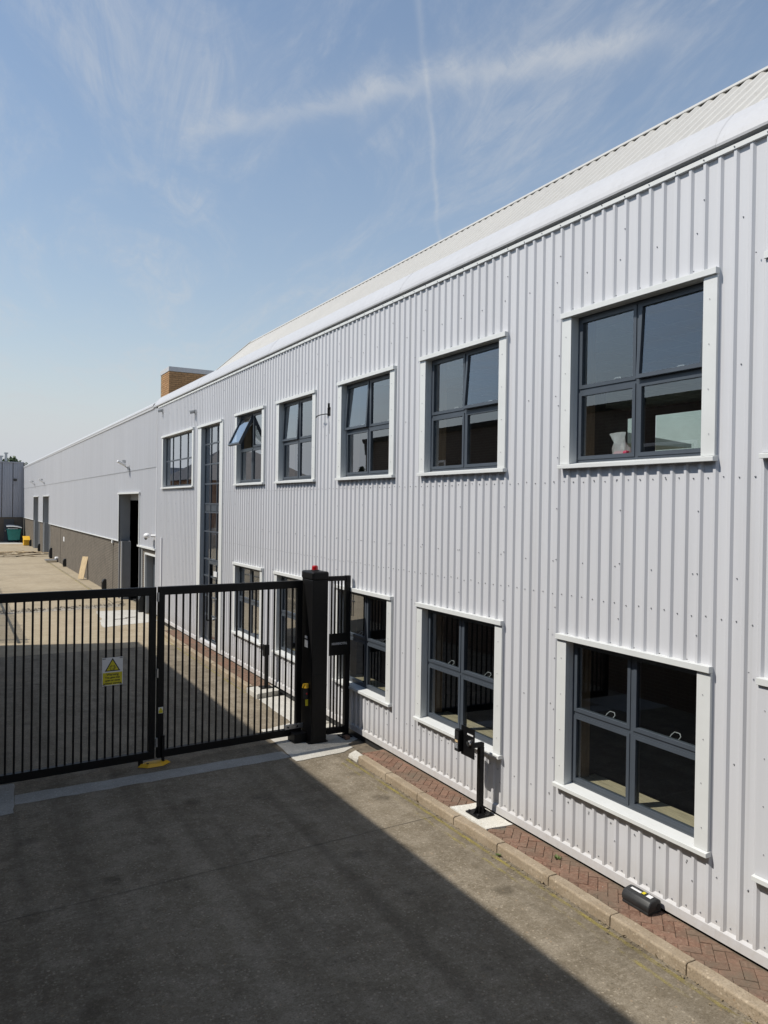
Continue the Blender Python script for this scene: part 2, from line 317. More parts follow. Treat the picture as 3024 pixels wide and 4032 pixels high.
def paint_worn(name, col, lo, hi):
    mt, n, b = newmat(name)
    f = tnoise(n, 20, 7, 0.8, (1, 0.35, 1), 'World', 0.4); f2 = tnoise(n, 1.7, 3, 0.5, None, 'World')
    a = n.nodes.new('ShaderNodeMapRange'); n.links.new(tmath(n, 'ADD', tmath(n, 'MULTIPLY', f, 0.6), tmath(n, 'MULTIPLY', f2, 0.4)), a.inputs[0])
    a.inputs[1].default_value = lo; a.inputs[2].default_value = hi
    n.links.new(tmath(n, 'MULTIPLY', a.outputs[0], 0.8), b.inputs['Alpha'])
    n.links.new(tramp(n, f, [(0.3, tuple(x*0.8 for x in col)), (0.7, col)]), b.inputs['Base Color']); b.inputs['Roughness'].default_value = 0.85
    return mt
M['yline'] = paint_worn('worn_yellow_paint', (0.37, 0.305, 0.075), 0.40, 0.64)
M['yline2'] = paint_worn('faded_yellow_paint', (0.36, 0.30, 0.09), 0.50, 0.66)
def leaf_mat(name, a, c):
    mt, n, b = newmat(name); oi = tnoise(n, 1.1, 3, 0.6, None, 'World')
    n.links.new(tramp(n, oi, [(0.3, a), (0.7, c)]), b.inputs['Base Color']); b.inputs['Roughness'].default_value = 0.7; return mt
M['conifer'] = leaf_mat('conifer_needles', (0.014, 0.030, 0.014), (0.032, 0.060, 0.025))
M['leaf'] = leaf_mat('broad_leaves', (0.035, 0.065, 0.02), (0.075, 0.12, 0.04))
M['weed'] = leaf_mat('weed_leaves', (0.06, 0.10, 0.02), (0.12, 0.17, 0.04))
M['bark'] = simple('bark', (0.07, 0.05, 0.035), 0.9, 0, 0.3, 8)
M['cable'] = simple('black_cable', (0.02, 0.02, 0.02), 0.5, 0, 0.1, 9)

# ------------------------------------------------------------------ builders
BASE = {}
class MB:
    def __init__(s): s.v = []; s.f = []
    def add(s, vs, fs):
        o = len(s.v); s.v += [tuple(p) for p in vs]; s.f += [tuple(i+o for i in f) for f in fs]; return s
    def box(s, x0, x1, y0, y1, z0, z1):
        return s.add([(x0,y0,z0),(x1,y0,z0),(x1,y1,z0),(x0,y1,z0),(x0,y0,z1),(x1,y0,z1),(x1,y1,z1),(x0,y1,z1)],
                     [(0,3,2,1),(4,5,6,7),(0,1,5,4),(1,2,6,5),(2,3,7,6),(3,0,4,7)])
    def quad(s, a, b, c, d): return s.add([a, b, c, d], [(0, 1, 2, 3)])
    def prism_y(s, prof, y0, y1):          # closed (x,z) outline run along y
        k = len(prof)
        return s.add([(x, y0, z) for x, z in prof]+[(x, y1, z) for x, z in prof],
                     [tuple(range(k)), tuple(range(2*k-1, k-1, -1))]+[(i, i+k, (i+1) % k+k, (i+1) % k) for i in range(k)])
    def prism_x(s, prof, x0, x1):          # closed (y,z) outline run along x
        k = len(prof)
        return s.add([(x0, y, z) for y, z in prof]+[(x1, y, z) for y, z in prof],
                     [tuple(range(k)), tuple(range(2*k-1, k-1, -1))]+[(i, i+k, (i+1) % k+k, (i+1) % k) for i in range(k)])
    def prism_z(s, prof, z0, z1):
        k = len(prof)
        return s.add([(x, y, z0) for x, y in prof]+[(x, y, z1) for x, y in prof],
                     [tuple(range(k-1, -1, -1)), tuple(range(k, 2*k))]+[(i, (i+1) % k, (i+1) % k+k, i+k) for i in range(k)])
    def tube(s, p0, p1, r0, r1=None, n=8):
        r1 = r0 if r1 is None else r1
        p0, p1 = Vector(p0), Vector(p1); d = (p1-p0).normalized()
        a = d.orthogonal().normalized(); b_ = d.cross(a)
        vs = [p0+(a*math.cos(t)+b_*math.sin(t))*r0 for t in (2*math.pi*i/n for i in range(n))]
        vs += [p1+(a*math.cos(t)+b_*math.sin(t))*r1 for t in (2*math.pi*i/n for i in range(n))]
        return s.add(vs, [(i, (i+1) % n, (i+1) % n+n, i+n) for i in range(n)]+[tuple(range(n-1, -1, -1)), tuple(range(n, 2*n))])
    def path(s, pts, r, n=7):
        for a, b_ in zip(pts[:-1], pts[1:]): s.tube(a, b_, r, r, n)
        return s
    def rot(s, axis_pt, axis, ang, start=0):
        q = Matrix.Rotation(ang, 3, Vector(axis)); p = Vector(axis_pt)
        s.v[start:] = [tuple(q @ (Vector(c)-p)+p) for c in s.v[start:]]; return s
    def ring_yz(s, x0, x1, y0, y1, z0, z1, t):  # rectangular frame in the wall plane
        s.box(x0, x1, y0, y1, z0, z0+t); s.box(x0, x1, y0, y1, z1-t, z1)
        s.box(x0, x1, y0, y0+t, z0+t, z1-t); s.box(x0, x1, y1-t, y1, z0+t, z1-t); return s
def fixed(me):
    bm = bmesh.new(); bm.from_mesh(me); bmesh.ops.recalc_face_normals(bm, faces=bm.faces); bm.to_mesh(me); bm.free()
def mesh_of(name, mb, mat, off=(0, 0, 0), bevel=0.0, smooth=False, recalc=False, seg=2):
    me = bpy.data.meshes.new(name)
    ox, oy, oz = off
    me.from_pydata([(x-ox, y-oy, z-oz) for x, y, z in mb.v], [], mb.f)
    if bevel or recalc:
        bm = bmesh.new(); bm.from_mesh(me)
        if bevel:
            bmesh.ops.remove_doubles(bm, verts=bm.verts, dist=1e-5)
            bmesh.ops.recalc_face_normals(bm, faces=bm.faces)
            es = [e for e in bm.edges if len(e.link_faces) == 2 and e.calc_face_angle(0) > 0.5]
            bmesh.ops.bevel(bm, geom=es, offset=bevel, segments=seg, affect='EDGES', profile=0.5)
        else: bmesh.ops.recalc_face_normals(bm, faces=bm.faces)
        bm.to_mesh(me); bm.free()
    me.materials.append(M[mat])
    if smooth: me.polygons.foreach_set('use_smooth', [True]*len(me.polygons))
    me.update(); return me
def tag(o, label=None, cat=None, group=None, kind=None):
    if label: o['label'] = label
    if cat: o['category'] = cat
    if group: o['group'] = group
    if kind: o['kind'] = kind
    return o
def thing(name, label, cat, loc=(0, 0, 0), group=None, kind=None):
    o = bpy.data.objects.new(name, None); COL.objects.link(o); o.location = loc; o.empty_display_size = 0.2
    BASE[o] = Vector(loc); return tag(o, label, cat, group, kind)
def holder(name, parent):
    o = bpy.data.objects.new(name, None); COL.objects.link(o); o.parent = parent; BASE[o] = BASE[parent]; return o
def part(name, mb, mat, parent, **k):
    o = bpy.data.objects.new(name, mesh_of(name, mb, mat, BASE[parent], **k)); COL.objects.link(o); o.parent = parent; BASE[o] = BASE[parent]; return o
def solo(name, mb, mat, loc=(0, 0, 0), label=None, cat=None, group=None, kind=None, **k):
    o = bpy.data.objects.new(name, mesh_of(name, mb, mat, loc, **k)); COL.objects.link(o); o.location = loc; BASE[o] = Vector(loc)
    return tag(o, label, cat, group, kind)
def inst(name, me, parent, loc, rotz=0.0):
    o = bpy.data.objects.new(name, me); COL.objects.link(o); o.parent = parent; o.location = Vector(loc)-BASE[parent]; o.rotation_euler[2] = rotz; return o
def text_mb(txt, size, to3, align='CENTER', bold=0.0):
    cu = bpy.data.curves.new('lettering', 'FONT'); cu.body = txt; cu.size = size; cu.align_x = align; cu.align_y = 'CENTER'; cu.offset = bold
    cu.resolution_u = 3
    ob = bpy.data.objects.new('lettering', cu); COL.objects.link(ob)
    me = ob.to_mesh(); mb = MB(); mb.add([to3(p.co.x, p.co.y) for p in me.vertices], [tuple(p.vertices) for p in me.polygons])
    ob.to_mesh_clear(); bpy.data.objects.remove(ob); bpy.data.curves.remove(cu); return mb

# ------------------------------------------------------------------ ground
RZ = -0.11                     # road level; block paving at 0
solo('ground', MB().quad((-900, -900, -0.16), (900, -900, -0.16), (900, 900, -0.16), (-900, 900, -0.16)), 'ground', kind='structure')
solo('concrete_road', MB().quad((-30, -20, RZ), (-0.535, -20, RZ), (-0.535, 22.7, RZ), (-30, 22.7, RZ)), 'road', kind='structure')
solo('road_edge', MB().quad((-0.535, 11.2, RZ-0.002), (0.2, 11.2, RZ-0.002), (0.2, 16.2, RZ-0.002), (-0.535, 16.2, RZ-0.002)), 'road', kind='structure')
solo('yard', MB().quad((-30, 22.7, RZ-0.002), (0.35, 22.7, RZ-0.002), (0.35, 90, RZ-0.002), (-30, 90, RZ-0.002)), 'yard', kind='structure')
def sheet(name, pts, mat, z, kind='structure'):
    return solo(name, MB().add([(x, y, z) for x, y in pts], [tuple(range(len(pts)))]), mat, kind=kind)
def wob(pts, amp, step=0.12, seed=0):   # a hand-trowelled, uneven outline
    out = []; rr = random.Random(seed)
    for (a, b_) in zip(pts, pts[1:]+pts[:1]):
        k = max(1, int(math.hypot(b_[0]-a[0], b_[1]-a[1])/step))
        for i in range(k):
            t = i/k; out.append((a[0]+(b_[0]-a[0])*t+rr.uniform(-amp, amp), a[1]+(b_[1]-a[1])*t+rr.uniform(-amp, amp)))
    return out
# joints, trench strips and pads cast into the road
for (a, b_, wd) in (((-6.6, 8.35), (-0.55, 8.62), 0.007), ((-6.6, 3.6), (-0.55, 3.85), 0.007), ((-6.6, 17.4), (-0.55, 17.6), 0.008)):
    sheet('slab_joint', [(a[0], a[1]), (b_[0], b_[1]), (b_[0], b_[1]+wd), (a[0], a[1]+wd)], 'joint', RZ+0.004)
for yy in (39.2, 47.5, 56.0): sheet('slab_joint', [(-9, yy-0.2), (-0.4, yy), (-0.4, yy+0.05), (-9, yy-0.15)], 'joint', RZ+0.002)
sheet('slab_joint', [(-0.52, 33), (-0.49, 33), (-0.5, 60), (-0.53, 60)], 'joint', RZ+0.002)
sheet('trench_strip', wob([(-5.5, 11.56), (-1.42, 11.73), (-1.40, 12.08), (-5.5, 11.95)], 0.018, 0.2, 1), 'patchconc', RZ+0.004)
sheet('concrete_pad', wob([(-1.41, 11.49), (-0.50, 11.58), (0.10, 11.95), (0.10, 13.2), (-1.32, 13.42)], 0.012, 0.15, 2), 'newconc', RZ+0.008)
sheet('concrete_pad', wob([(-7.2, 11.18), (-5.55, 11.25), (-5.46, 12.45), (-7.2, 12.35)], 0.012, 0.15, 3), 'patchconc', RZ+0.008)
sheet('concrete_pad', wob([(-1.10, 13.44), (-0.62, 13.60), (-0.58, 15.62), (0.12, 15.62), (0.12, 13.3), (-0.9, 13.3)], 0.012, 0.2, 4), 'newconc', RZ+0.006)
sheet('door_apron', wob([(-1.9, 26.7), (-0.43, 27.3), (0.1, 27.6), (0.1, 30.6), (-1.46, 30.9)], 0.06, 0.3, 5), 'newconc', RZ+0.005)
sheet('bin_apron', [(-2.4, 82.6), (-0.3, 82.6), (-0.3, 86.9), (-3.2, 86.9)], 'newconc', RZ+0.005)
sheet('rubble_trench', wob([(-6, 31.0), (-0.3, 31.9), (-0.2, 32.7), (-6, 31.6)], 0.08, 0.4, 6), 'gravel', RZ+0.003)
# worn yellow lines
sheet('yellow_line', [(-0.655, 2), (-0.605, 2), (-0.600, 11.25), (-0.650, 11.25)], 'yline', RZ+0.004)
sheet('yellow_line', [(-0.80, 2), (-0.755, 2), (-0.75, 11.1), (-0.795, 11.1)], 'yline2', RZ+0.004)
sheet('yellow_line', [(-0.66, 16.2), (-0.61, 16.2), (-0.61, 24.2), (-0.66, 24.2)], 'yline', RZ+0.004)
sheet('yellow_line', [(-0.62, 34), (-0.56, 34), (-0.56, 58), (-0.62, 58)], 'yline', RZ+0.004)

# kerb: 915 mm stones with open joints
kerb = thing('kerb', None, None, (-0.48, 11.2, RZ), kind='structure')
prof = [(-0.545, -0.16), (-0.415, -0.16), (-0.415, 0.004), (-0.530, 0.004), (-0.543, -0.010)]
kmb = MB().prism_y([(x+0.48, z-RZ) for x, z in prof], -0.452, 0.452)
kmes = []
for vv in range(4):
    k_ = mesh_of('kerb_stone', kmb, 'kerbm', bevel=0.008)
    bm = bmesh.new(); bm.from_mesh(k_); bmesh.ops.subdivide_edges(bm, edges=[e for e in bm.edges if e.calc_length() > 0.5], cuts=14)
    for v in bm.verts:
        q = noise.noise_vector(v.co*9+Vector((vv*7, 0, 0)))*0.0035
        if v.co.z > 0.09: v.co += q+Vector((0, 0, -max(0, noise.noise(v.co*4+Vector((vv*3, 5, 0)))-0.28)*0.03))
    bm.to_mesh(k_); bm.free(); kmes.append(k_)
y = 11.0
while y > 1.5:
    o = inst('kerb_stone', random.choice(kmes), kerb, (-0.48+random.uniform(-.004, .004), y-0.455, RZ+random.uniform(-.003, .003)), random.uniform(-.004, .004)); y -= 0.912
y = 16.35
while y < 24.5:
    inst('kerb_stone', random.choice(kmes), kerb, (-0.48+random.uniform(-.004, .004), y+0.455, RZ+random.uniform(-.003, .003)), random.uniform(-.004, .004)); y += 0.912
# broken mortar bedding at the dropped end of the kerb
kend = MB().prism_y([(-0.56, -0.16), (-0.40, -0.16), (-0.41, -0.015), (-0.535, -0.06)], 11.02, 11.34)
part('kerb_end', kend, 'newconc', kerb, bevel=0.012)
part('kerb_end', MB().prism_z([(-0.60, 15.56), (-0.02, 15.70), (-0.02, 16.25), (-0.60, 16.25)], -0.16, 0.005), 'newconc', kerb, bevel=0.02)

# block paving in herringbone, each block its own piece
pav = thing('paving_strip', None, None, (-0.2, 8, 0), kind='structure')
part('bedding', MB().box(-0.42, 0.03, 1.2, 11.15, -0.15, -0.012), 'earth', pav)
part('bedding', MB().box(-0.42, 0.03, 16.2, 24.8, -0.15, -0.012), 'earth', pav)
def clip(poly, f):
    out = []
    for a, b_ in zip(poly, poly[1:]+poly[:1]):
        fa, fb = f(a), f(b_)
        if fa >= 0: out.append(a)
        if fa*fb < 0:
            t = fa/(fa-fb); out.append((a[0]+(b_[0]-a[0])*t, a[1]+(b_[1]-a[1])*t))
    return out
def herring(x0, x1, y0, y1):
    L, Wd, g = 0.205, 0.1025, 0.004
    res = []; c, s_ = math.cos(R(45)), math.sin(R(45))
    N = 130
    for i in range(-N, N):
        for j in range(-N//4, N//4):
            for hv in (0, 1):
                # herringbone lattice: steps of one width on the diagonal
                ox = i*Wd+j*2*L if False else (i*Wd + j*2*L)
                oy = i*Wd
                if hv == 0: r = (ox, oy, ox+L, oy+Wd)
                else: r = (ox+L, oy, ox+L+Wd, oy+L) if False else (ox-Wd, oy, ox, oy+L)
                q = [(r[0]+g/2, r[1]+g/2), (r[2]-g/2, r[1]+g/2), (r[2]-g/2, r[3]-g/2), (r[0]+g/2, r[3]-g/2)]
                q = [(px*c-py*s_, px*s_+py*c) for px, py in q]
                q = [(px+(x0+x1)/2, py+(y0+y1)/2) for px, py in q]
                if max(p[1] for p in q) < y0 or min(p[1] for p in q) > y1 or max(p[0] for p in q) < x0 or min(p[0] for p in q) > x1: continue
                for f in (lambda p: p[0]-x0, lambda p: x1-p[0], lambda p: p[1]-y0, lambda p: y1-p[1]): 
                    q = clip(q, f) if len(q) > 2 else []
                if len(q) < 3: continue
                ar = abs(sum(a[0]*b_[1]-b_[0]*a[1] for a, b_ in zip(q, q[1:]+q[:1])))/2
                if ar > 0.0008: res.append(q)
    return res
pad_hole = lambda q: (7.72 < sum(p[1] for p in q)/len(q) < 8.52)
near = [q for q in herring(-0.412, -0.012, 2.4, 11.1) if not pad_hole(q)]
def block_mb(q, z1):
    cx = sum(p[0] for p in q)/len(q); cy = sum(p[1] for p in q)/len(q)
    k = len(q); ins = [(cx+(p[0]-cx)*0.955, cy+(p[1]-cy)*0.955) for p in q]
    tx, ty = random.uniform(-.03, .03), random.uniform(-.03, .03)
    zt = lambda p: z1+(p[0]-cx)*tx+(p[1]-cy)*ty
    mb = MB(); mb.add([(p[0], p[1], -0.05) for p in q]+[(p[0], p[1], zt(p)-0.005) for p in q]+[(p[0], p[1], zt(p)) for p in ins],
        [(i, (i+1) % k, (i+1) % k+k, i+k) for i in range(k)]+[(i+k, (i+1) % k+k, (i+1) % k+2*k, i+2*k) for i in range(k)]+[tuple(range(2*k, 3*k))]); return mb
near.sort(key=lambda q: q[0][1])
PAVERS_MAX = 298
for q in near[:PAVERS_MAX]: part('paver', block_mb(q, random.uniform(-.003, .003)), 'paver', pav, recalc=True)
rest = MB()
for q in near[PAVERS_MAX:]+herring(-0.412, -0.012, 16.25, 24.6):
    b_ = block_mb(q, random.uniform(-.003, .003)); rest.add(b_.v, b_.f)
tag(part('paver_field', rest, 'paver', pav, recalc=True), kind='stuff')
solo('concrete_footing', MB().add([(x, y, -0.05) for x, y in wob([(-0.415, 7.74), (-0.03, 7.70), (-0.03, 8.50), (-0.415, 8.54)], .006, .08, 9)], []).prism_z(wob([(-0.412, 7.74), (-0.02, 7.70), (-0.02, 8.50), (-0.412, 8.54)], .007, .08, 9), -0.06, 0.012), 'whiteconc', kind='structure')

# ------------------------------------------------------------------ office building
P = 1/6.0        # rib pitch
XC, XP = 0.0, 0.025   # rib crest, pan
def sub(iv, a, b_):
    out = []
    for s0, s1 in iv:
        if b_ <= s0 or a >= s1: out.append((s0, s1)); continue
        if a > s0: out.append((s0, a))
        if b_ < s1: out.append((b_, s1))
    return out
def sheet_mb(y0, y1, z0, z1, ops, flat=None):
    pts = []
    if flat is None:
        k0, k1 = int(math.floor(y0/P))-1, int(math.ceil(y1/P))+1
        for k in range(k0, k1+1):
            c = k*P
            pts += [(c-0.0345, XP), (c-0.0145, XC), (c+0.0145, XC), (c+0.0345, XP)]
    else: pts = [(y0-1, flat), (y1+1, flat)]
    def xat(yy):
        for (a, xa), (b_, xb) in zip(pts[:-1], pts[1:]):
            if a <= yy <= b_: return xa+(xb-xa)*(yy-a)/(b_-a) if b_ > a else xa
    ys = {y0, y1} | {p[0] for p in pts if y0 < p[0] < y1}
    for o in ops:
        for v in o[:2]:
            if y0 < v < y1: ys.add(v)
    ys = sorted(ys); mb = MB()
    for a, b_ in zip(ys[:-1], ys[1:]):
        if b_-a < 1e-6: continue
        mid = (a+b_)/2; iv = [(z0, z1)]
        for o in ops:
            if o[0] < mid < o[1]: iv = sub(iv, o[2], o[3])
        xa, xb = xat(a), xat(b_)
        for s0, s1 in iv: mb.quad((xa, a, s0), (xb, b_, s0), (xb, b_, s1), (xa, a, s1))
    for i, f in enumerate(mb.f): mb.f[i] = f[::-1]
    return mb
UZ0, UZ1, LZ0, LZ1 = 4.565, 6.275, 0.815, 2.505      # window openings
WC = [5.876, 9.044, 11.952, 15.090, 17.985]
HALF = 0.905
OPS = [(c-HALF, c+HALF, UZ0, UZ1) for c in WC]+[(c-HALF, c+HALF, LZ0, LZ1) for c in WC]
OPS += [(1.56+0.8, 4.17, UZ0, UZ1), (1.56+0.8, 4.17, LZ0, LZ1)]
W6 = (23.09, 26.78, UZ0+0.02, UZ1); DS = (20.31, 22.10, 0.10, 6.25)
OPS += [W6, DS, (13.42, 13.565, 5.76, 5.93), (13.455, 13.50, 5.93, 6.01)]
YE0, YE1 = -4.0, 27.75
ZW0, ZW1 = 0.10, 7.40
bld = thing('office_building', 'two storey white ribbed metal building with anthracite windows along the kerb', 'building', (0.2, 12, 0))
wall = holder('wall', bld)
k = int(math.floor((YE0)/1.0))
ye = YE0
edges = [YE0]
e = math.floor(YE0)+P/2+0.0
while e < YE1:
    if e > YE0+0.05: edges.append(e)
    e += 1.0
edges.append(YE1)
# fixings
def islands(mb):
    par = list(range(len(mb.f))); at = {}
    def find(i):
        while par[i] != i: par[i] = par[par[i]]; i = par[i]
        return i
    for i, f in enumerate(mb.f):
        for v in f:
            kx = tuple(round(c, 4) for c in mb.v[v])
            if kx in at: par[find(i)] = find(at[kx])
            else: at[kx] = i
    for i, f in enumerate(mb.f):            # pieces of one column that only share part of an edge
        ya, za, zb = min(mb.v[v][1] for v in f), min(mb.v[v][2] for v in f), max(mb.v[v][2] for v in f)
        for j, g in enumerate(mb.f):
            if abs(max(mb.v[v][1] for v in g)-ya) < 1e-5 and min(zb, max(mb.v[v][2] for v in g))-max(za, min(mb.v[v][2] for v in g)) > 1e-3: par[find(i)] = find(j)
    out = {}
    for i, f in enumerate(mb.f): out.setdefault(find(i), MB()).add([mb.v[v] for v in f], [(0, 1, 2, 3)])
    return list(out.values())
def hexhead(mb, y, z, x, r=0.0072):
    mb.add([(x, y+r*math.cos(t), z+r*math.sin(t)) for t in (math.pi/3*i for i in range(6))]+[(x-0.010, y+0.7*r*math.cos(t), z+0.7*r*math.sin(t)) for t in (math.pi/3*i for i in range(6))],
           [(i, (i+1) % 6, (i+1) % 6+6, i+6) for i in range(6)]+[tuple(range(11, 5, -1))])
def blocked(y, z, pad=0.20):
    return any(o[0]-pad < y < o[1]+pad and o[2]-pad < z < o[3]+pad for o in OPS)
for a, b_ in zip(edges[:-1], edges[1:]):
    for q in islands(sheet_mb(a, b_, ZW0, ZW1, OPS)): part('cladding_sheet', q, 'clad', wall)
sc = MB()
for a in edges[1:-1]:
    kk = round((a-P/2)/P)
    z = 0.45
    while z < 7.3:
        yy = kk*P+random.uniform(-.004, .004)
        if yy > 3 and not blocked(yy, z): hexhead(sc, yy, z+random.uniform(-.02, .02), XC)
        z += 0.60
for zr, step in ((0.17, 1), (4.36, 1), (3.02, 1), (3.42, 3), (6.75, 3), (0.60, 2), (1.7, 3), (5.4, 3), (7.415, 2)):
    kk = int(3/P)
    while kk*P < YE1-0.3:
        yy = kk*P+P/2+random.uniform(-.008, .008); xx = XP
        if zr > 7.4: yy = kk*P; xx = -0.012
        if not blocked(yy, zr, 0.19): hexhead(sc, yy, zr+random.uniform(-.012, .012), xx)
        kk += step
for o in OPS[:12]:
    yy = o[0]-0.05
    while yy < o[1]+0.15:
        kk = round(yy/P)
        hexhead(sc, kk*P+P/2, o[2]-0.20 if o[2] < 4 else o[2]-0.21, XP)
        hexhead(sc, kk*P+P/2, o[3]+0.085, -0.0245, 0.007)
        yy += 2*P
for o in OPS[:12]:
    for yj in (o[0]-0.08, o[1]+0.08):
        for t in (0.12, 0.37, 0.62, 0.87): hexhead(sc, yj+random.uniform(-.01, .01), o[2]+(o[3]-o[2])*t, -0.0242, 0.0038)
tag(part('screw_heads', sc, 'screw', wall, recalc=True), kind='stuff')
part('base_flashing', MB().add([(0.05, YE0, 0.16), (-0.006, YE0, 0.118), (-0.014, YE0, 0.030), (0.03, YE0, 0.018), (0.05, YE1-0.9, 0.16), (-0.006, YE1-0.9, 0.118), (-0.014, YE1-0.9, 0.030), (0.03, YE1-0.9, 0.018)],
     [(0, 4, 5, 1), (1, 5, 6, 2), (2, 6, 7, 3), (3, 7, 4, 0)]), 'clad', bld, recalc=True)
part('plinth', MB().box(0.035, 0.19, YE0, YE1-0.9, -0.15, 0.10), 'blackmatt', bld)
part('corner_trim', MB().box(-0.006, 0.06, 27.72, 27.80, 0.02, 7.40), 'clad', bld)
part('cable_trunking', MB().box(-0.03, 0.0, 26.82, 26.95, 0.15, 2.86), 'clad', bld, bevel=0.004)

# eaves and roof
def run_y(mb, pts, y0, y1):
    for (xa, za), (xb, zb) in zip(pts[:-1], pts[1:]): mb.quad((xa, y0, za), (xa, y1, za), (xb, y1, zb), (xb, y0, zb))
    return mb
part('drip_flashing', MB().box(-0.012, 0.06, YE0, 27.6, 7.385, 7.432), 'trim', bld, bevel=0.003)
part('eaves_soffit', MB().prism_y([(0.05, 7.434), (0.01, 7.440), (-0.034, 7.468), (-0.034, 7.476), (0.3, 7.476), (0.3, 7.434)], YE0, 28.2), 'reveal', bld, recalc=True)
for ei in range(11):
  ea, eb_ = YE0+ei*2.95, min(YE0+(ei+1)*2.95, 28.2)
  ex = 0.0015*(ei % 2)
  part('eaves_flashing', run_y(MB(), [(x_-ex, z_+ex) for x_, z_ in [(-0.036, 7.466), (-0.040, 7.49), (-0.020, 7.55), (0.04, 7.65), (0.115, 7.745), (0.215, 7.845), (0.225, 7.838), (0.225, 7.79)]], ea, eb_+0.02), 'eave', bld, smooth=True, recalc=True)
part('eaves_end', MB().prism_y([(-0.036, 7.47), (-0.02, 7.55), (0.11, 7.745), (0.6, 7.85), (0.6, 7.47)], 28.19, 28.24), 'eave', bld, recalc=True)
roof = holder('roof', bld)
A0, A1 = Vector((0.215, 0, 7.765)), Vector((1.395, 0, 8.838))
sd = (A1-A0).normalized(); nn = Vector((-sd.z, 0, sd.x))
GY = 21.9
def roof_sheet(y0, y1):
    mb = MB(); pts = []
    k = int(math.floor(y0/P))-1
    while k*P < y1+P:
        c = k*P; pts += [(c-0.052, 0.0), (c-0.016, 0.026), (c+0.016, 0.026), (c+0.052, 0.0)]; k += 1
    def hat(yy):
        for (a, ha), (b_, hb) in zip(pts[:-1], pts[1:]):
            if a <= yy <= b_: return ha+(hb-ha)*(yy-a)/(b_-a) if b_ > a else ha
        return 0
    ys = sorted({y0, y1} | {p[0] for p in pts if y0 < p[0] < y1})
    for a, b_ in zip(ys[:-1], ys[1:]):
        na, nb = nn*hat(a), nn*hat(b_)
        q = [Vector((0, a, 0))+A0+na, Vector((0, b_, 0))+A0+nb, Vector((0, b_, 0))+A1+nb, Vector((0, a, 0))+A1+na]
        mb.quad(*q[::-1])
    return mb
yy = -4.0+P/2
while yy < GY-0.01:
    part('roof_sheet', roof_sheet(yy, min(yy+1.0, GY)), 'roof', roof); yy += 1.0
c0 = A1-sd*0.10+nn*0.036; c1 = A1+nn*0.040
part('ridge_cap', MB().prism_y([(c0.x, c0.z), (c1.x, c1.z), (c1.x+0.16, c1.z+0.02), (c1.x+0.16, c1.z), (c1.x+0.01, c1.z-0.015), (c0.x+0.008, c0.z-0.008)], -4, GY+0.04), 'roof', roof, recalc=True)
v0, v1 = A0+nn*0.04, A1+nn*0.05
part('verge_trim', MB().prism_y([(v0.x, v0.z), (v1.x, v1.z), (v1.x+0.1, v1.z-0.12), (v0.x+0.12, v0.z-0.1)], GY-0.06, GY+0.05), 'roof', roof, recalc=True)
part('flat_roof', MB().prism_y([(0.3, 7.5), (0.3, 7.80), (1.37, 8.80), (9.6, 8.5), (9.6, 7.5)], -4, GY), 'roof', roof, recalc=True)
part('flat_roof', MB().box(0.215, 9.6, GY, 28.2, 7.5, 7.84), 'roof', roof)

# interior shell so that the glazing looks into real rooms
inn = holder('interior', bld)
iops = [o for o in OPS if o[3]-o[2] > 1]
part('lining', sheet_mb(-3.5, 27.5, 0.0, 7.3, iops, flat=0.36), 'plaster', inn)
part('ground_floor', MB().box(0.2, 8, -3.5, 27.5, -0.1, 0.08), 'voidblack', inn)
part('first_floor', MB().box(0.36, 8, -3.5, 27.5, 3.2, 3.75), 'carpet', inn)
part('ceiling', MB().box(0.36, 8.0, -3.5, 27.5, 6.46, 6.60), 'ceil', inn)
gb = MB()
x = 0.6
while x < 8: gb.box(x, x+0.034, -3.5, 27.4, 6.450, 6.4605); x += 0.6
yv = -3.3
while yv < 27: gb.box(0.37, 8, yv, yv+0.034, 6.451, 6.461); yv += 0.6
tag(part('ceiling_grid', gb, 'tbar', inn), kind='stuff')
bops = []
yb = -2.6
while yb < 26: bops.append((yb, yb+2.2, 4.65, 6.25)); yb += 2.6
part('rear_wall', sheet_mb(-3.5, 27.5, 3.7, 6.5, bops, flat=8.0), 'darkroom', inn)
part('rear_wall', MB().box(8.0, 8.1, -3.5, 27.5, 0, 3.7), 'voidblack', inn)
for o in bops:
    part('rear_window', MB().box(8.02, 8.03, o[0], o[1], o[2], o[3]), 'greenglass', inn)
for yp in (0.6, 13.5, 19.4, 22.6):
    part('partition', MB().box(0.36 if yp > 13 else 4.2, 8, yp-0.05, yp+0.05, 3.75, 6.46), 'darkroom', inn)
part('end_wall', MB().box(0.36, 8.1, -3.6, -3.5, 0, 7), 'darkroom', inn)
part('end_wall', MB().box(0.36, 8.1, 27.5, 27.6, 0, 7), 'darkroom', inn)
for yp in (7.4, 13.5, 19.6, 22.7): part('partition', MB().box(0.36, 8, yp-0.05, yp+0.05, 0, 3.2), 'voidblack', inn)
for xp_, yp in ((5.4, 7.6), (5.4, 3.2), (5.4, 12.0)): part('column', MB().box(xp_-0.2, xp_+0.2, yp-0.2, yp+0.2, 3.75, 6.46), 'darkroom', inn)

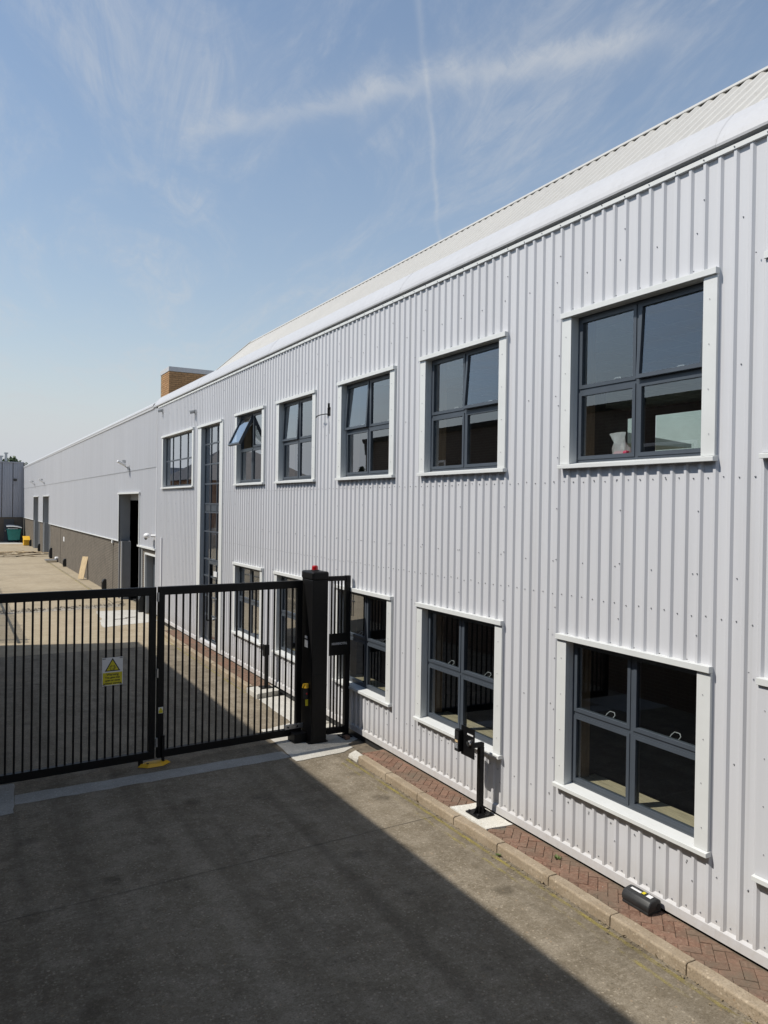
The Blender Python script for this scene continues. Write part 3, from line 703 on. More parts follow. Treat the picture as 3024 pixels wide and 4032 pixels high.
FX0, FX1 = 0.092, 0.165      # window frame depth
def surround(o, parent, jm='trim'):
    y0, y1, z0, z1 = o
    part('head_flashing', MB().box(-0.052, 0.05, y0-0.157, y1+0.157, z1, z1+0.062), 'trim', parent, bevel=0.003)
    part('sill_flashing', MB().prism_y([(-0.060, z0-0.055), (-0.060, z0-0.012), (FX0+0.01, z0+0.014), (FX0+0.01, z0-0.03), (0.0, z0-0.055)], y0-0.165, y1+0.165), 'trim', parent, bevel=0.003)
    for a, b_ in ((y0-0.155, y0), (y1, y1+0.155)):
        part('jamb_trim', MB().box(-0.024, 0.040, a, b_, z0-0.004, z1-0.001), jm, parent, bevel=0.003)
def reveal_mb(o, xin=FX1):
    y0, y1, z0, z1 = o; mb = MB()
    mb.box(0.041, xin, y0-0.02, y0, z0-0.02, z1+0.02); mb.box(0.041, xin, y1, y1+0.02, z0-0.02, z1+0.02)
    mb.box(0.051, xin, y0, y1, z1, z1+0.02); return mb
def inner(o, parent):
    y0, y1, z0, z1 = o
    part('window_board', MB().box(FX1-0.01, 0.50, y0-0.03, y1+0.03, z0-0.01, z0+0.035), 'timber', parent)
    part('jamb_lining', MB().box(FX1, 0.37, y1-0.004, y1+0.02, z0+0.035, z1), 'plybrown', parent)
    part('jamb_lining', MB().box(FX1, 0.37, y0-0.02, y0+0.004, z0+0.035, z1), 'plybrown', parent)
    part('head_lining', MB().box(FX1, 0.37, y0, y1, z1-0.004, z1+0.02), 'plaster', parent)
def casement(o, parent_b, opens=(0, 0), handles=True, jm='trim'):
    """two-over-two window; opens = outward tilt in degrees of the upper (left, right) sash as seen from the road"""
    y0, y1, z0, z1 = o
    wdw = part('window', reveal_mb(o), 'trim', parent_b)
    surround(o, wdw, jm); inner(o, wdw)
    yc, zc = (y0+y1)/2, z0+(z1-z0)*0.497
    f = MB().ring_yz(FX0, FX1, y0, y1, z0+0.012, z1, 0.032)
    f.box(FX0+0.002, FX1, yc-0.019, yc+0.019, z0+0.044, z1-0.032)
    f.box(FX0+0.004, FX1-0.002, y0+0.032, yc-0.019, zc-0.019, zc+0.019); f.box(FX0+0.004, FX1-0.002, yc+0.019, y1-0.032, zc-0.019, zc+0.019)
    part('frame', f, 'frame', wdw)
    for ya, yb_, side in ((yc+0.021, y1-0.034, 0), (y0+0.034, yc-0.021, 1)):
        for za, zb_, top in ((z0+0.046, zc-0.021, 0), (zc+0.021, z1-0.034, 1)):
            ang = R(opens[side]) if top else 0
            s_ = MB().ring_yz(FX0-0.008, FX1-0.012, ya, yb_, za, zb_, 0.042)
            g = MB().box(FX0+0.016, FX0+0.022, ya+0.036, yb_-0.036, za+0.036, zb_-0.036)
            h = MB()
            if top and handles:
                hy = ya+(yb_-ya)*0.44; hz = za+0.040; hx = FX1-0.012
                h.path([(hx, hy-0.055, hz-0.012), (hx+0.045, hy-0.055, hz+0.02), (hx+0.06, hy-0.03, hz+0.045), (hx+0.06, hy+0.035, hz+0.045), (hx+0.045, hy+0.055, hz+0.02), (hx, hy+0.055, hz-0.012)], 0.0048, 6)
            if ang:
                for q in (s_, g, h): q.rot((FX0, 0, zb_), (0, 1, 0), ang)
            part('sash', s_, 'frame', wdw); part('pane', g, 'glass', wdw)
            if h.v: part('handle', h, 'signgrey', wdw)
            if ang > 0.3:
                st = MB()
                for yq in (ya+0.06, yb_-0.06):
                    e_ = Matrix.Rotation(ang, 3, Vector((0, 1, 0))) @ Vector((0, 0, (za-zb_)*0.62))
                    st.tube((FX0+0.03, yq, zb_+(za-zb_)*0.25), (FX0+e_.x+0.02, yq, zb_+e_.z), 0.007, 0.007, 5)
                part('stay_arm', st, 'steel', wdw)
    return wdw
tilts = [(0, 3.2), (0, 4.2), (3.4, 0), (2.6, 0), (26, 0)]
for c, t in zip(WC, tilts): casement((c-HALF, c+HALF, UZ0, UZ1), bld, t)
for c in WC: casement((c-HALF, c+HALF, LZ0, LZ1), bld, (0, 0))
casement((2.36, 4.17, UZ0, UZ1), bld, jm='clad'); casement((2.36, 4.17, LZ0, LZ1), bld, jm='clad')
def screen(name, o, cols, rows, spandrels=()):
    y0, y1, z0, z1 = o
    wdw = part(name, reveal_mb(o), 'trim', bld)
    f = MB().ring_yz(FX0, FX1, y0, y1, z0+0.012, z1, 0.045)
    ys = [y0+0.045]+sorted(cols)+[y1-0.045]; zs = [z0+0.057]+sorted(rows)+[z1-0.045]
    for c in cols: f.box(FX0+0.001, FX1-0.002, c-0.022, c+0.022, z0+0.057, z1-0.045)
    for r in rows:
        for a, b_ in zip(ys[:-1], ys[1:]):
            f.box(FX0+0.004, FX1-0.004, a+(0.022 if a in cols else 0), b_-(0.022 if b_ in cols else 0), r-0.022, r+0.022)
    part('frame', f, 'frame', wdw)
    return wdw, ys, zs
# wide four-light window by the hall
wd6, ys6, zs6 = screen('window', W6, [W6[0]+(W6[1]-W6[0])*q for q in (.25, .5, .75)], [5.46])
surround(W6, wd6); inner(W6, wd6)
for a, b_ in zip(ys6[:-1], ys6[1:]):
    for za, zb_ in zip(zs6[:-1], zs6[1:]): part('pane', MB().box(FX0+0.02, FX0+0.026, a+0.01, b_-0.01, za+0.01, zb_-0.01), 'glass', wd6)
# tall glazed entrance screen
ent, yse, zse = screen('entrance_screen', DS, [20.90, 21.50], [0.87, 1.40, 1.98, 2.46, 3.25, 3.80, 4.04, 4.61, 5.17, 5.75])
part('head_flashing', MB().box(-0.052, 0.05, DS[0]-0.2, DS[1]+0.36, DS[3], DS[3]+0.065), 'trim', ent, bevel=0.003)
for a, b_ in ((DS[0]-0.26, DS[0]), (DS[1], DS[1]+0.33)): part('jamb_trim', MB().box(-0.024, 0.040, a, b_, 0.03, DS[3]-0.001), 'trim', ent, bevel=0.003)
for a, b_ in zip(yse[:-1], yse[1:]):
    for za, zb_ in zip(zse[:-1], zse[1:]):
        if 3.75 < za < 3.9: part('spandrel_panel', MB().box(FX0+0.015, FX1-0.01, a+0.03, b_-0.03, za+0.03, zb_-0.03), 'panelgrey', ent, bevel=0.004)
        else: part('pane', MB().box(FX0+0.02, FX0+0.026, a+0.01, b_-0.01, za+0.01, zb_-0.01), 'glass', ent)
dr = part('door', MB().ring_yz(FX0-0.03, FX0-0.002, 20.34, 21.49, 0.12, 2.43, 0.085), 'frame', ent)
part('handle', MB().path([(FX0-0.03, 21.36, 0.75), (FX0-0.10, 21.36, 0.75), (FX0-0.10, 21.36, 1.55), (FX0-0.03, 21.36, 1.55)], 0.018), 'black', dr)
part('notice', MB().box(FX0-0.032, FX0-0.003, 20.7, 21.0, 2.02, 2.16), 'white', dr)
part('notice', MB().box(FX0-0.034, FX0-0.003, 20.50, 20.62, 0.95, 1.25), 'pink', dr)
# small opening left in the cladding with a loose cable
hol = part('cladding_cutout', MB().box(0.05, 0.12, 13.40, 13.58, 5.74, 6.02), 'voidblack', bld)
part('cable', MB().path([(0.05, 13.47, 5.80), (-0.04, 13.50, 5.80), (-0.10, 13.60, 5.79), (-0.12, 13.72, 5.775), (-0.11, 13.80, 5.75)], 0.010), 'cable', hol)
part('cable', MB().path([(0.03, 13.46, 5.74), (0.026, 13.455, 5.55), (0.026, 13.45, 5.42)], 0.004, 5), 'cable', hol)

# bag on the nearest upper window board
bag = MB(); rb = random.Random(3)
NB = 14
for j, (z, rx, ry) in enumerate(((0, .07, .11), (.05, .08, .12), (.12, .07, .11), (.19, .05, .085), (.25, .03, .10), (.31, .012, .12))):
    for i in range(NB):
        t = 2*math.pi*i/NB; q = 1+rb.uniform(-.14, .14)
        bag.v.append((0.30+rx*math.cos(t)*q, 6.25+ry*math.sin(t)*q+0.02*j, UZ0+0.037+z+rb.uniform(-.012, .012)*(j > 0)))
for j in range(5):
    for i in range(NB): bag.f.append((j*NB+i, j*NB+(i+1) % NB, (j+1)*NB+(i+1) % NB, (j+1)*NB+i))
bag.f.append(tuple(range(5*NB, 6*NB)))
bg_t = thing('plastic_bag', 'clear plastic bag with red contents inside the nearest upper window', 'bag', (0.30, 6.25, UZ0+0.036))
part('bag_film', bag, 'film', bg_t, recalc=True)
part('red_contents', MB().prism_z([(0.24, 6.16), (0.36, 6.16), (0.36, 6.35), (0.24, 6.35)], UZ0+0.037, UZ0+0.135), 'pink', bg_t, bevel=0.02)

# ------------------------------------------------------------------ hall beyond
HY0, HY1 = 27.82, 87.0
hall = thing('warehouse_hall', 'long white clad hall on a brown brick plinth beyond the gate', 'building', (0.2, 55, 0))
dA = (30.60, 34.72, -0.2, 4.40); dB = (70.95, 75.4, -0.2, 4.43); dC = (62.75, 67.1, -0.2, 4.44)
hops = [dA, dB, dC]
hw = holder('wall', hall)
HZ0 = 2.38
ed = [HY0]+[28+P/2+i for i in range(0, 59)]+[HY1]
for a, b_ in zip(ed[:-1], ed[1:]):
    if b_-a < 0.02: continue
    part('cladding_sheet', sheet_mb(a, b_, HZ0, 5.34, hops), 'clad', hw)
    up_mb = sheet_mb(a, b_, 5.34, 7.48, hops); up_mb.v = [(x-0.008, y_, z) for x, y_, z in up_mb.v]
    part('cladding_sheet', up_mb, 'clad', hw)
part('seam_line', MB().box(-0.006, 0.03, HY0, HY1, 5.325, 5.337), 'reveal', hall)
part('sill_drip', MB().box(-0.045, 0.04, HY0-0.05, 30.76, HZ0-0.03, HZ0+0.035), 'trim', hall)
for a, b_ in ((34.8, 62.6), (67.2, 70.8), (75.5, HY1)): part('sill_drip', MB().box(-0.03, 0.04, a, b_, HZ0-0.018, HZ0+0.018), 'trim', hall)
part('eaves_flashing', run_y(MB(), [(0.02, 7.42), (-0.03, 7.43), (-0.032, 7.50), (-0.045, 7.53), (-0.03, 7.59), (0.1, 7.70), (0.8, 7.80)], 28.24, HY1), 'eave', hall, recalc=True)
part('gutter_line', MB().box(-0.034, 0.0, HY0, HY1, 7.497, 7.527), 'reveal', hall)
part('roof', MB().prism_y([(0.1, 7.4), (0.1, 7.68), (14, 8.6), (28, 7.6), (28, 7.4)], HY0, HY1), 'roof', hall, recalc=True)
PX = 0.06
for a, b_ in ((29.6, 30.15), (34.34, 62.25), (67.3, 70.2), (75.6, HY1)):
    part('brick_plinth', MB().box(PX, PX+0.3, a, b_, -0.2, HZ0), 'brickgrey', hall)
part('brick_plinth', MB().box(PX, PX+0.3, HY0-0.05, 29.6, 2.18, HZ0), 'brickgrey', hall)
for (yj) in (36.35, 55.9): part('movement_joint', MB().box(PX-0.012, PX+0.01, yj, yj+0.07, -0.12, HZ0), 'joint', hall)
def big_door(o, ph):
    y0, y1, _, z1 = o
    dd = part('doorway', MB().box(0.0, 0.46, y1, y1+0.05, -0.12, z1).box(0.0, 0.46, y0-0.05, y0, -0.12, z1).box(0.0, 0.46, y0, y1, z1, z1+0.05), 'reveal', hall)
    part('head_flashing', MB().box(-0.06, 0.03, y0-0.16, y1+0.16, z1, z1+0.07), 'trim', dd)
    for a, b_ in ((y1, y1+0.09), (y0-0.09, y0)): part('jamb_trim', MB().box(-0.03, 0.03, a, b_, HZ0-0.02, z1-0.002), 'trim', dd)
    part('door_post', MB().box(0.02, 0.075, y1-0.45, y1-0.38, -0.12, HZ0), 'trim', dd)
    part('post_lining', MB().box(0.075, 0.42, y1-0.42, y1-0.02, -0.12, HZ0), 'reveal', dd)
    part('door_post', MB().box(0.02, 0.075, y0-0.45, y0-0.40, -0.12, HZ0), 'trim', dd)
    return dd
dd = big_door(dA, 0)
part('roller_box', MB().box(0.46, 0.9, dA[0], dA[1], 4.15, 4.4), 'reveal', dd)
part('chain', MB().path([(0.5, 32.5, 1.9), (0.52, 31.2, 4.0)], 0.010, 4).path([(0.5, 32.4, 1.7), (0.52, 31.0, 3.6)], 0.010, 4), 'steel', dd)
for o in (dB, dC):
    d_ = big_door(o, 1)
    part('roller_shutter', MB().box(0.47, 0.52, o[0]-0.05, o[1]+0.05, -0.12, o[3]), 'panelgrey', d_)
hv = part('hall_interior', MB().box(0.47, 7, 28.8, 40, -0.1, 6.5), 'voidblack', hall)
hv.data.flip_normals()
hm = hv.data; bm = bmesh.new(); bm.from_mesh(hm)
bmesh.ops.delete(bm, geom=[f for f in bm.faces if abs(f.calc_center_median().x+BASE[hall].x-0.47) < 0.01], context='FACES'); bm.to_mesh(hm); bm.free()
pd = part('door', MB().box(0.30, 0.35, 27.75, 29.55, -0.1, 2.12), 'panelgrey', hall)
part('door_frame', MB().box(0.0, 0.07, 29.50, 29.58, -0.1, 2.18).box(0.0, 0.07, 27.8, 29.5, 2.12, 2.18), 'trim', pd)
part('door_reveal', MB().box(0.07, 0.30, 29.50, 29.55, -0.1, 2.12), 'reveal', pd)
part('notice', MB().box(0.295, 0.302, 28.1, 28.4, 1.55, 1.95), 'white', pd)
part('hinge', MB().box(0.285, 0.302, 28.66, 28.72, 1.6, 1.75).box(0.285, 0.302, 28.66, 28.72, 0.9, 1.05).box(0.285, 0.302, 28.66, 28.72, 0.2, 0.35), 'blackmatt', pd)
part('wall_box', MB().box(-0.03, PX-0.013, 36.2, 36.4, 2.20, 2.34), 'white', hall, bevel=0.01)
part('wall_notice', MB().box(PX-0.008, PX, 53.9, 54.5, 1.45, 1.75), 'white', hall)

# buff brick stack with a white capping behind the eaves
SX, SY = 0.45, 28.0
stk = thing('brick_stack', 'orange buff brick stack with white capping behind the low roof edge', 'brick stack', (SX+1, SY+0.5, 7.8))
part('core', MB().box(SX+0.012, SX+2.5, SY+0.012, SY+1.3, 7.3, 8.80), 'mortar', stk)
bme = {}
for L_ in (0.215, 0.1025):
    bme[L_, 0] = mesh_of('brick', MB().box(-L_/2, L_/2, 0, 0.05, -0.0325, 0.0325), 'brick', bevel=0.004, seg=1)
    bme[L_, 1] = mesh_of('brick', MB().box(0, 0.05, -L_/2, L_/2, -0.0325, 0.0325), 'brick', bevel=0.004, seg=1)
row = 0; z = 7.70
while z < 8.78:
    x = SX + (0.05 if row % 2 == 0 else 0.0)
    first = True
    x = SX
    if row % 2: inst('brick', bme[0.1025, 0], stk, (x+0.0513, SY, z)); x += 0.1125
    while x < SX+2.35:
        inst('brick', bme[0.215, 0], stk, (x+0.1075, SY+random.uniform(-.002, .002), z)); x += 0.225
    yb = SY+0.055
    if not row % 2: inst('brick', bme[0.1025, 1], stk, (SX, yb+0.0513, z)); yb += 0.1125
    while yb < SY+1.05:
        inst('brick', bme[0.215, 1], stk, (SX, yb+0.1075, z)); yb += 0.225
    z += 0.075; row += 1
part('capping', MB().box(SX-0.012, SX+2.6, SY-0.014, SY+1.3, 8.805, 8.97), 'eave', stk, bevel=0.006)

# fittings on the walls: each hangs on the building and is a thing of its own
def floodlight(loc, label, grp):
    x, y_, z = loc
    t = thing('floodlight', label, 'floodlight', loc, grp)
    part('bracket', MB().box(x-0.04, x, y_-0.06, y_+0.06, z-0.14, z+0.02), 'steel', t)
    part('arm', MB().tube((x-0.04, y_, z-0.05), (x-0.22, y_+0.03, z+0.10), 0.022), 'steel', t)
    part('housing', MB().box(-0.18, 0.18, -0.13, 0.13, -0.045, 0.045).rot((0, 0, 0), (0, 1, 0), R(28)), 'white', t, bevel=0.02)
    hs = t.children[-1]; hs.location = (-0.28, 0.04, 0.15)
    hs.data.transform(Matrix.Translation(BASE[t]))
    part('fins', MB().box(x-0.26, x-0.14, y_-0.02, y_+0.0, z+0.16, z+0.28).box(x-0.22, x-0.10, y_+0.06, y_+0.08, z+0.15, z+0.27), 'steel', t)
floodlight((-0.03, 32.6, 5.50), 'white floodlight on the hall wall above the open black doorway', 'hall floodlights')
floodlight((-0.03, 66.1, 5.55), 'white floodlight above the nearer of the two far grey doorways', 'hall floodlights')
floodlight((-0.03, 74.3, 5.58), 'white floodlight above the farther of the two far grey doorways', 'hall floodlights')
def sensor(loc, label):
    x, y_, z = loc
    t = thing('light_fitting', label, 'light fitting', loc, 'small eaves light fittings')
    part('back_plate', MB().box(x-0.03, x+0.03, y_-0.06, y_+0.06, z-0.05, z+0.07), 'steel', t)
    part('head', MB().tube((x-0.03, y_, z+0.03), (x-0.16, y_+0.02, z-0.01), 0.05, 0.06), 'reveal', t)
sensor((-0.0, 22.84, 6.77), 'small grey light fitting above the head of the tall entrance screen')
sensor((-0.0, 26.95, 7.22), 'small grey light fitting under the eaves above the wide window')
cc = thing('security_camera', 'white dome security camera on the hall wall beside the corner trim', 'camera', (0, 28.0, 2.85))
part('mount', MB().tube((0.02, 27.85, 2.87), (-0.12, 27.95, 2.87), 0.05), 'white', cc)
dome = MB()
for j in range(7):
    for i in range(12):
        a = math.pi*j/6; t = 2*math.pi*i/12
        dome.v.append((-0.24+0.12*math.sin(a)*math.cos(t), 28.1+0.12*math.sin(a)*math.sin(t)*1.5, 2.87+0.10*math.cos(a)))
for j in range(6):
    for i in range(12): dome.f.append((j*12+i, j*12+(i+1) % 12, (j+1)*12+(i+1) % 12, (j+1)*12+i))
part('housing', dome, 'white', cc, smooth=True)
part('lens', MB().tube((-0.25, 28.12, 2.80), (-0.29, 28.14, 2.74), 0.05, 0.045, 10), 'blackmatt', cc)

# ------------------------------------------------------------------ end building
eb = thing('end_building', 'grey clad building with dark brick base closing the far end of the yard', 'building', (-10, 87, 0))
# ribs run across the view here
def ribs_x(x0, x1, y_, z0, z1):
    mb = MB(); k = int(math.floor(x0/0.25)); pts = []
    while k*0.25 < x1+0.25:
        c = k*0.25; pts += [(c-0.05, y_), (c-0.03, y_-0.035), (c+0.03, y_-0.035), (c+0.05, y_)]; k += 1
    pts = [p for p in pts if x0 <= p[0] <= x1]
    for a, b_ in zip(pts[:-1], pts[1:]): mb.quad((a[0], a[1], z0), (b_[0], b_[1], z0), (b_[0], b_[1], z1), (a[0], a[1], z1))
    return mb
for i in range(-26, 0): part('cladding_sheet', ribs_x(i, i+1.001, 87.0, 2.4, 8.0), 'greyclad', eb)
part('wall', MB().box(-26, 0.05, 87.06, 100, -0.2, 7.95), 'brickgreyX', eb)
part('roof', MB().prism_x([(86.9, 7.95), (86.9, 8.05), (93, 8.2), (100, 8.05), (100, 7.95)], -26, 0.02), 'greyclad', eb, recalc=True)
dE = part('door', MB().box(-1.78, -0.84, 86.98, 87.05, -0.1, 2.2), 'panelgrey', eb)
part('handle', MB().box(-1.70, -1.62, 86.93, 86.98, 0.95, 1.1), 'steel', dE)
part('vent', MB().box(-0.93, -0.64, 86.90, 87.0, 6.1, 6.3), 'blackmatt', eb)
part('vent_flashing', MB().box(-1.02, -0.55, 86.91, 86.97, 5.82, 5.86).box(-1.02, -0.55, 86.91, 86.97, 6.36, 6.40), 'greyclad', eb)
for (fx, h_, r_) in ((-1.55, 0.62, 0.13), (-2.05, 0.28, 0.16)):
    part('flue', MB().tube((fx, 89, 8.2), (fx, 89, 8.45+h_), r_, r_, 12).tube((fx, 89, 8.45+h_-0.12), (fx, 89, 8.45+h_), r_*1.6, r_*1.6, 12), 'steel', eb)

# ------------------------------------------------------------------ gate
GA = math.atan(0.072)
gate = thing('bifold_gate', 'black two leaf vertical bar driveway gate standing closed across the road', 'gate', (0, 0, 0))
gate.location = (-0.80, 12.62, RZ); gate.rotation_euler[2] = math.pi+GA
# local: x runs away from the wall along the gate, -y... +y towards the road side, z from the road
GZ0, GZ1 = 0.09, 2.815
def leaf(s0, s1):
    lf = holder('gate_leaf', gate)
    part('top_rail', MB().box(s0, s1, -0.045, 0.045, GZ1-0.13, GZ1), 'black', lf, bevel=0.004)
    part('bottom_rail', MB().box(s0, s1, -0.045, 0.045, GZ0, GZ0+0.12), 'black', lf, bevel=0.004)
    for a in (s0, s1-0.095): part('stile', MB().box(a, a+0.095, -0.043, 0.043, GZ0+0.12, GZ1-0.13), 'black', lf)
    bm_ = mesh_of('bar', MB().box(-0.0135, 0.0135, -0.0135, 0.0135, GZ0+0.115, GZ1-0.125), 'black', bevel=0.003, seg=1)
    n_ = 20; a, b_ = s0+0.095, s1-0.095
    for i in range(n_): inst('bar', bm_, lf, (a+(b_-a)*(i+0.72)/(n_+0.44), 0, 0))
    return lf
l1 = leaf(0.07, 2.625); l2 = leaf(2.665, 5.22)
hm = MB()
for z in (0.35, 1.45, 2.66): hm.tube((2.645, 0.06, z-0.07), (2.645, 0.06, z+0.07), 0.020, 0.020, 10)
part('hinge', hm, 'steel', gate)
part('drop_bolt', MB().box(2.52, 2.56, 0.045, 0.085, 0.03, 0.45), 'black', gate)
part('drop_bolt', MB().box(2.86, 2.92, 0.02, 0.08, 0.02, 0.10), 'black', gate)
part('drive_arm', MB().box(0.03, 0.40, 0.05, 0.075, 0.21, 0.30), 'steel', gate, bevel=0.01)
part('drive_box', MB().box(0.06, 0.30, -0.02, 0.26, 0.0, 0.17), 'black', gate, bevel=0.01)
part('drive_bolt', MB().tube((0.34, 0.075, 0.255), (0.34, 0.085, 0.255), 0.016).tube((0.16, 0.075, 0.255), (0.16, 0.085, 0.255), 0.016), 'blackmatt', gate)
part('warning_sticker', MB().box(2.54, 2.615, 0.0445, 0.0465, 0.80, 0.90), 'white', gate)
part('warning_sticker', MB().add([(2.545, 0.0475, 0.805), (2.61, 0.0475, 0.805), (2.61, 0.0475, 0.85), (2.545, 0.0475, 0.85)], [(0, 1, 2, 3)]).add([(2.55, 0.0475, 0.852), (2.605, 0.0475, 0.852), (2.5775, 0.0475, 0.895)], [(0, 1, 2)]), 'signyellow', gate)

# warning sign fixed to the bars of the outer leaf
def gw(s, d, z):   # gate-local to world
    v = Matrix.Rotation(math.pi+GA, 3, 'Z') @ Vector((s, d, z)); return (v.x-0.80, v.y+12.62, v.z+RZ)
def sbox(s0, s1, d0, d1, z0, z1):
    mb = MB().box(s0, s1, d0, d1, z0, z1); mb.v = [gw(*p) for p in mb.v]; return mb
SC, SZ = 3.325, 1.545      # sign centre
sg = thing('warning_sign', 'white and yellow triangle warning sign fixed to the gate bars', 'sign', gw(SC, 0.02, SZ-0.25))
part('sign_plate', sbox(SC-0.155, SC+0.155, 0.016, 0.020, SZ-0.215, SZ+0.215), 'white', sg)
def tri(r, zc, d):
    return [gw(SC+r*math.sin(t), d, zc+r*math.cos(t)) for t in (0, 2*math.pi/3, 4*math.pi/3)]
part('triangle_border', MB().add(tri(0.135, SZ+0.072, 0.0212), [(0, 1, 2)]), 'ink', sg)
part('triangle', MB().add(tri(0.104, SZ+0.072, 0.0222), [(0, 1, 2)]), 'signyellow', sg)
part('text_panel', MB().add([gw(SC-0.145, 0.0212, SZ-0.205), gw(SC+0.145, 0.0212, SZ-0.205), gw(SC+0.145, 0.0212, SZ-0.015), gw(SC-0.145, 0.0212, SZ-0.015)], [(0, 1, 2, 3)]), 'signyellow', sg)
arc = MB()
for r0, a0, a1 in ((0.022, 0, 300), (0.036, 120, 260), (0.036, 300, 430), (0.036, 10, 60)):
    k = 12
    for i in range(k):
        t0, t1 = R(a0+(a1-a0)*i/k), R(a0+(a1-a0)*(i+1)/k)
        arc.quad(*[gw(SC+rr*math.cos(t), 0.0232, SZ+0.060+rr*math.sin(t)) for rr, t in ((r0, t0), (r0+0.007, t0), (r0+0.007, t1), (r0, t1))])
part('rotation_symbol', arc, 'ink', sg)
lt = MB()
for i, (tx, sz) in enumerate((('Warning', 0.052), ('This gate may', 0.040), ('open or close', 0.040), ('without warning', 0.040))):
    q = text_mb(tx, sz, lambda x, y_, i=i: gw(SC-x, 0.0224, SZ-0.047-i*0.045+y_), bold=0.0012); lt.add(q.v, q.f)
part('lettering', lt, 'ink', sg)
tie = MB()
for sx in (-0.128, 0.128):
    for sz in (-0.2, 0.2): tie.add(sbox(SC+sx-0.022, SC+sx+0.022, 0.020, 0.024, SZ+sz-0.004, SZ+sz+0.004).v, [(0,3,2,1),(4,5,6,7),(0,1,5,4),(1,2,6,5),(2,3,7,6),(3,0,4,7)])
part('cable_tie', tie, 'ink', sg)

# yellow floor stop under the meeting of the two leaves
fs = thing('gate_stop', 'yellow plastic gate stop on the concrete under the meeting leaves', 'gate stop', (-3.46, 12.36, RZ))
fsb = MB()
L2 = [(-3.73, 12.33), (-3.60, 12.225), (-3.36, 12.235), (-3.21, 12.36), (-3.34, 12.46), (-3.58, 12.455)]
cx, cy = -3.47, 12.345
k = 6
fsb.add([(x, y_, RZ+0.009) for x, y_ in L2]+[(cx+(x-cx)*0.80, cy+(y_-cy)*0.72, RZ+0.052) for x, y_ in L2], [(i, (i+1) % k, (i+1) % k+k, i+k) for i in range(k)]+[tuple(range(k, 2*k))])
part('stop_body', fsb, 'yellow', fs, recalc=True)
part('fixing', MB().tube((-3.58, 12.30, RZ+0.05), (-3.58, 12.30, RZ+0.058), 0.022).tube((-3.33, 12.33, RZ+0.05), (-3.33, 12.33, RZ+0.058), 0.022), 'blackmatt', fs)

# drive pillar
pl = thing('gate_pillar', 'tall black square gate drive pillar with red beacon on top', 'pillar', (-0.66, 12.45, RZ))
px0, px1, py0, py1 = -0.845, -0.550, 12.185, 12.66
part('pillar_body', MB().box(px0, px1, py0, py1, RZ+0.008, 2.74), 'black', pl, bevel=0.012)
part('pillar_cap', MB().box(px0-0.012, px1+0.012, py0-0.012, py1+0.012, 2.735, 2.885), 'black', pl, bevel=0.035, seg=4)
part('base_plate', MB().box(px0-0.03, px1+0.04, py0+0.02, py1+0.05, RZ+0.008, RZ+0.03), 'black', pl)
part('access_cover', MB().box(px0+0.03, px1-0.03, py0-0.004, py0+0.01, 0.02, 1.10), 'black', pl, bevel=0.002)
bc = part('beacon', MB().tube((-0.715, 12.40, 2.885), (-0.715, 12.40, 2.905), 0.075, 0.072, 20), 'blackmatt', pl)
lens = MB()
for (r0, z0, r1, z1) in ((0.056, 2.905, 0.052, 2.965), (0.052, 2.965, 0.038, 2.982)): lens.tube((-0.715, 12.40, z0), (-0.715, 12.40, z1), r0, r1, 20)
part('beacon_lens', lens, 'red', bc)
ph = part('photocell', MB().box(px0-0.075, px0, 12.30, 12.38, 0.66, 0.86), 'blackmatt', pl, bevel=0.008)
part('photocell_hood', MB().tube((px0-0.045, 12.335, 0.86), (px0-0.045, 12.335, 0.925), 0.062, 0.050, 14), 'yellow', ph)
part('photocell_button', MB().tube((px0-0.04, 12.30, 0.76), (px0-0.04, 12.293, 0.76), 0.018), 'red', ph)
part('photocell_tag', MB().box(px0-0.065, px0-0.015, 12.288, 12.296, 0.55, 0.66), 'signyellow', ph)
part('maker_label', MB().box(px0-0.0045, px0-0.001, 12.36, 12.50, 1.545, 1.67), 'white', pl)
part('maker_label', MB().box(px0-0.0045, px0-0.001, 12.38, 12.49, 1.70, 1.745), 'signgrey', pl)

# fixed infill panel with the maker's plate
fp = thing('fence_panel', 'narrow black barred infill panel with lettered plate beside the gate pillar', 'fence panel', (-0.22, 12.36, RZ))
fy = 12.36
part('post', MB().box(-0.135, -0.045, fy-0.045, fy+0.045, RZ+0.02, 2.79), 'black', fp, bevel=0.004)
part('top_rail', MB().box(-0.47, -0.135, fy-0.03, fy+0.03, 2.70, 2.785), 'black', fp)
part('bottom_rail', MB().box(-0.47, -0.135, fy-0.03, fy+0.03, -0.02, 0.09), 'black', fp)
bm2 = mesh_of('bar', MB().box(-0.0125, 0.0125, -0.0125, 0.0125, 0.09, 2.70), 'black')
for bx in (-0.40, -0.335, -0.27, -0.205): inst('bar', bm2, fp, Vector((bx, fy, 0))).data
for c in fp.children:
    if c.name.startswith('bar'): c.location = Vector((c.location.x, c.location.y, -BASE[fp].z))
part('plate', MB().box(-0.465, -0.045, fy-0.055, fy-0.047, 1.38, 1.77), 'black', fp, bevel=0.002)
part('foot_plate', MB().box(-0.20, 0.0, fy-0.11, fy+0.10, RZ+0.012, RZ+0.03), 'black', fp)
lm = text_mb('MAMMOTH.', 0.056, lambda x, y_: (-0.262+x, fy-0.0565, 1.585+y_), bold=0.003)
part('lettering', lm, 'signgrey', fp)
solo('packing_brick', MB().box(-0.20, -0.11, fy-0.23, fy-0.12, RZ+0.012, RZ+0.075), 'paver', (-0.155, fy-0.17, RZ+0.01), 'small broken brick lying at the foot of the fence panel post', 'brick', bevel=0.008)
sheet('soil_patch', wob([(-0.28, 11.4), (0.05, 11.25), (0.05, 12.1), (-0.25, 11.95)], 0.03, 0.08, 12), 'earth', RZ+0.014)

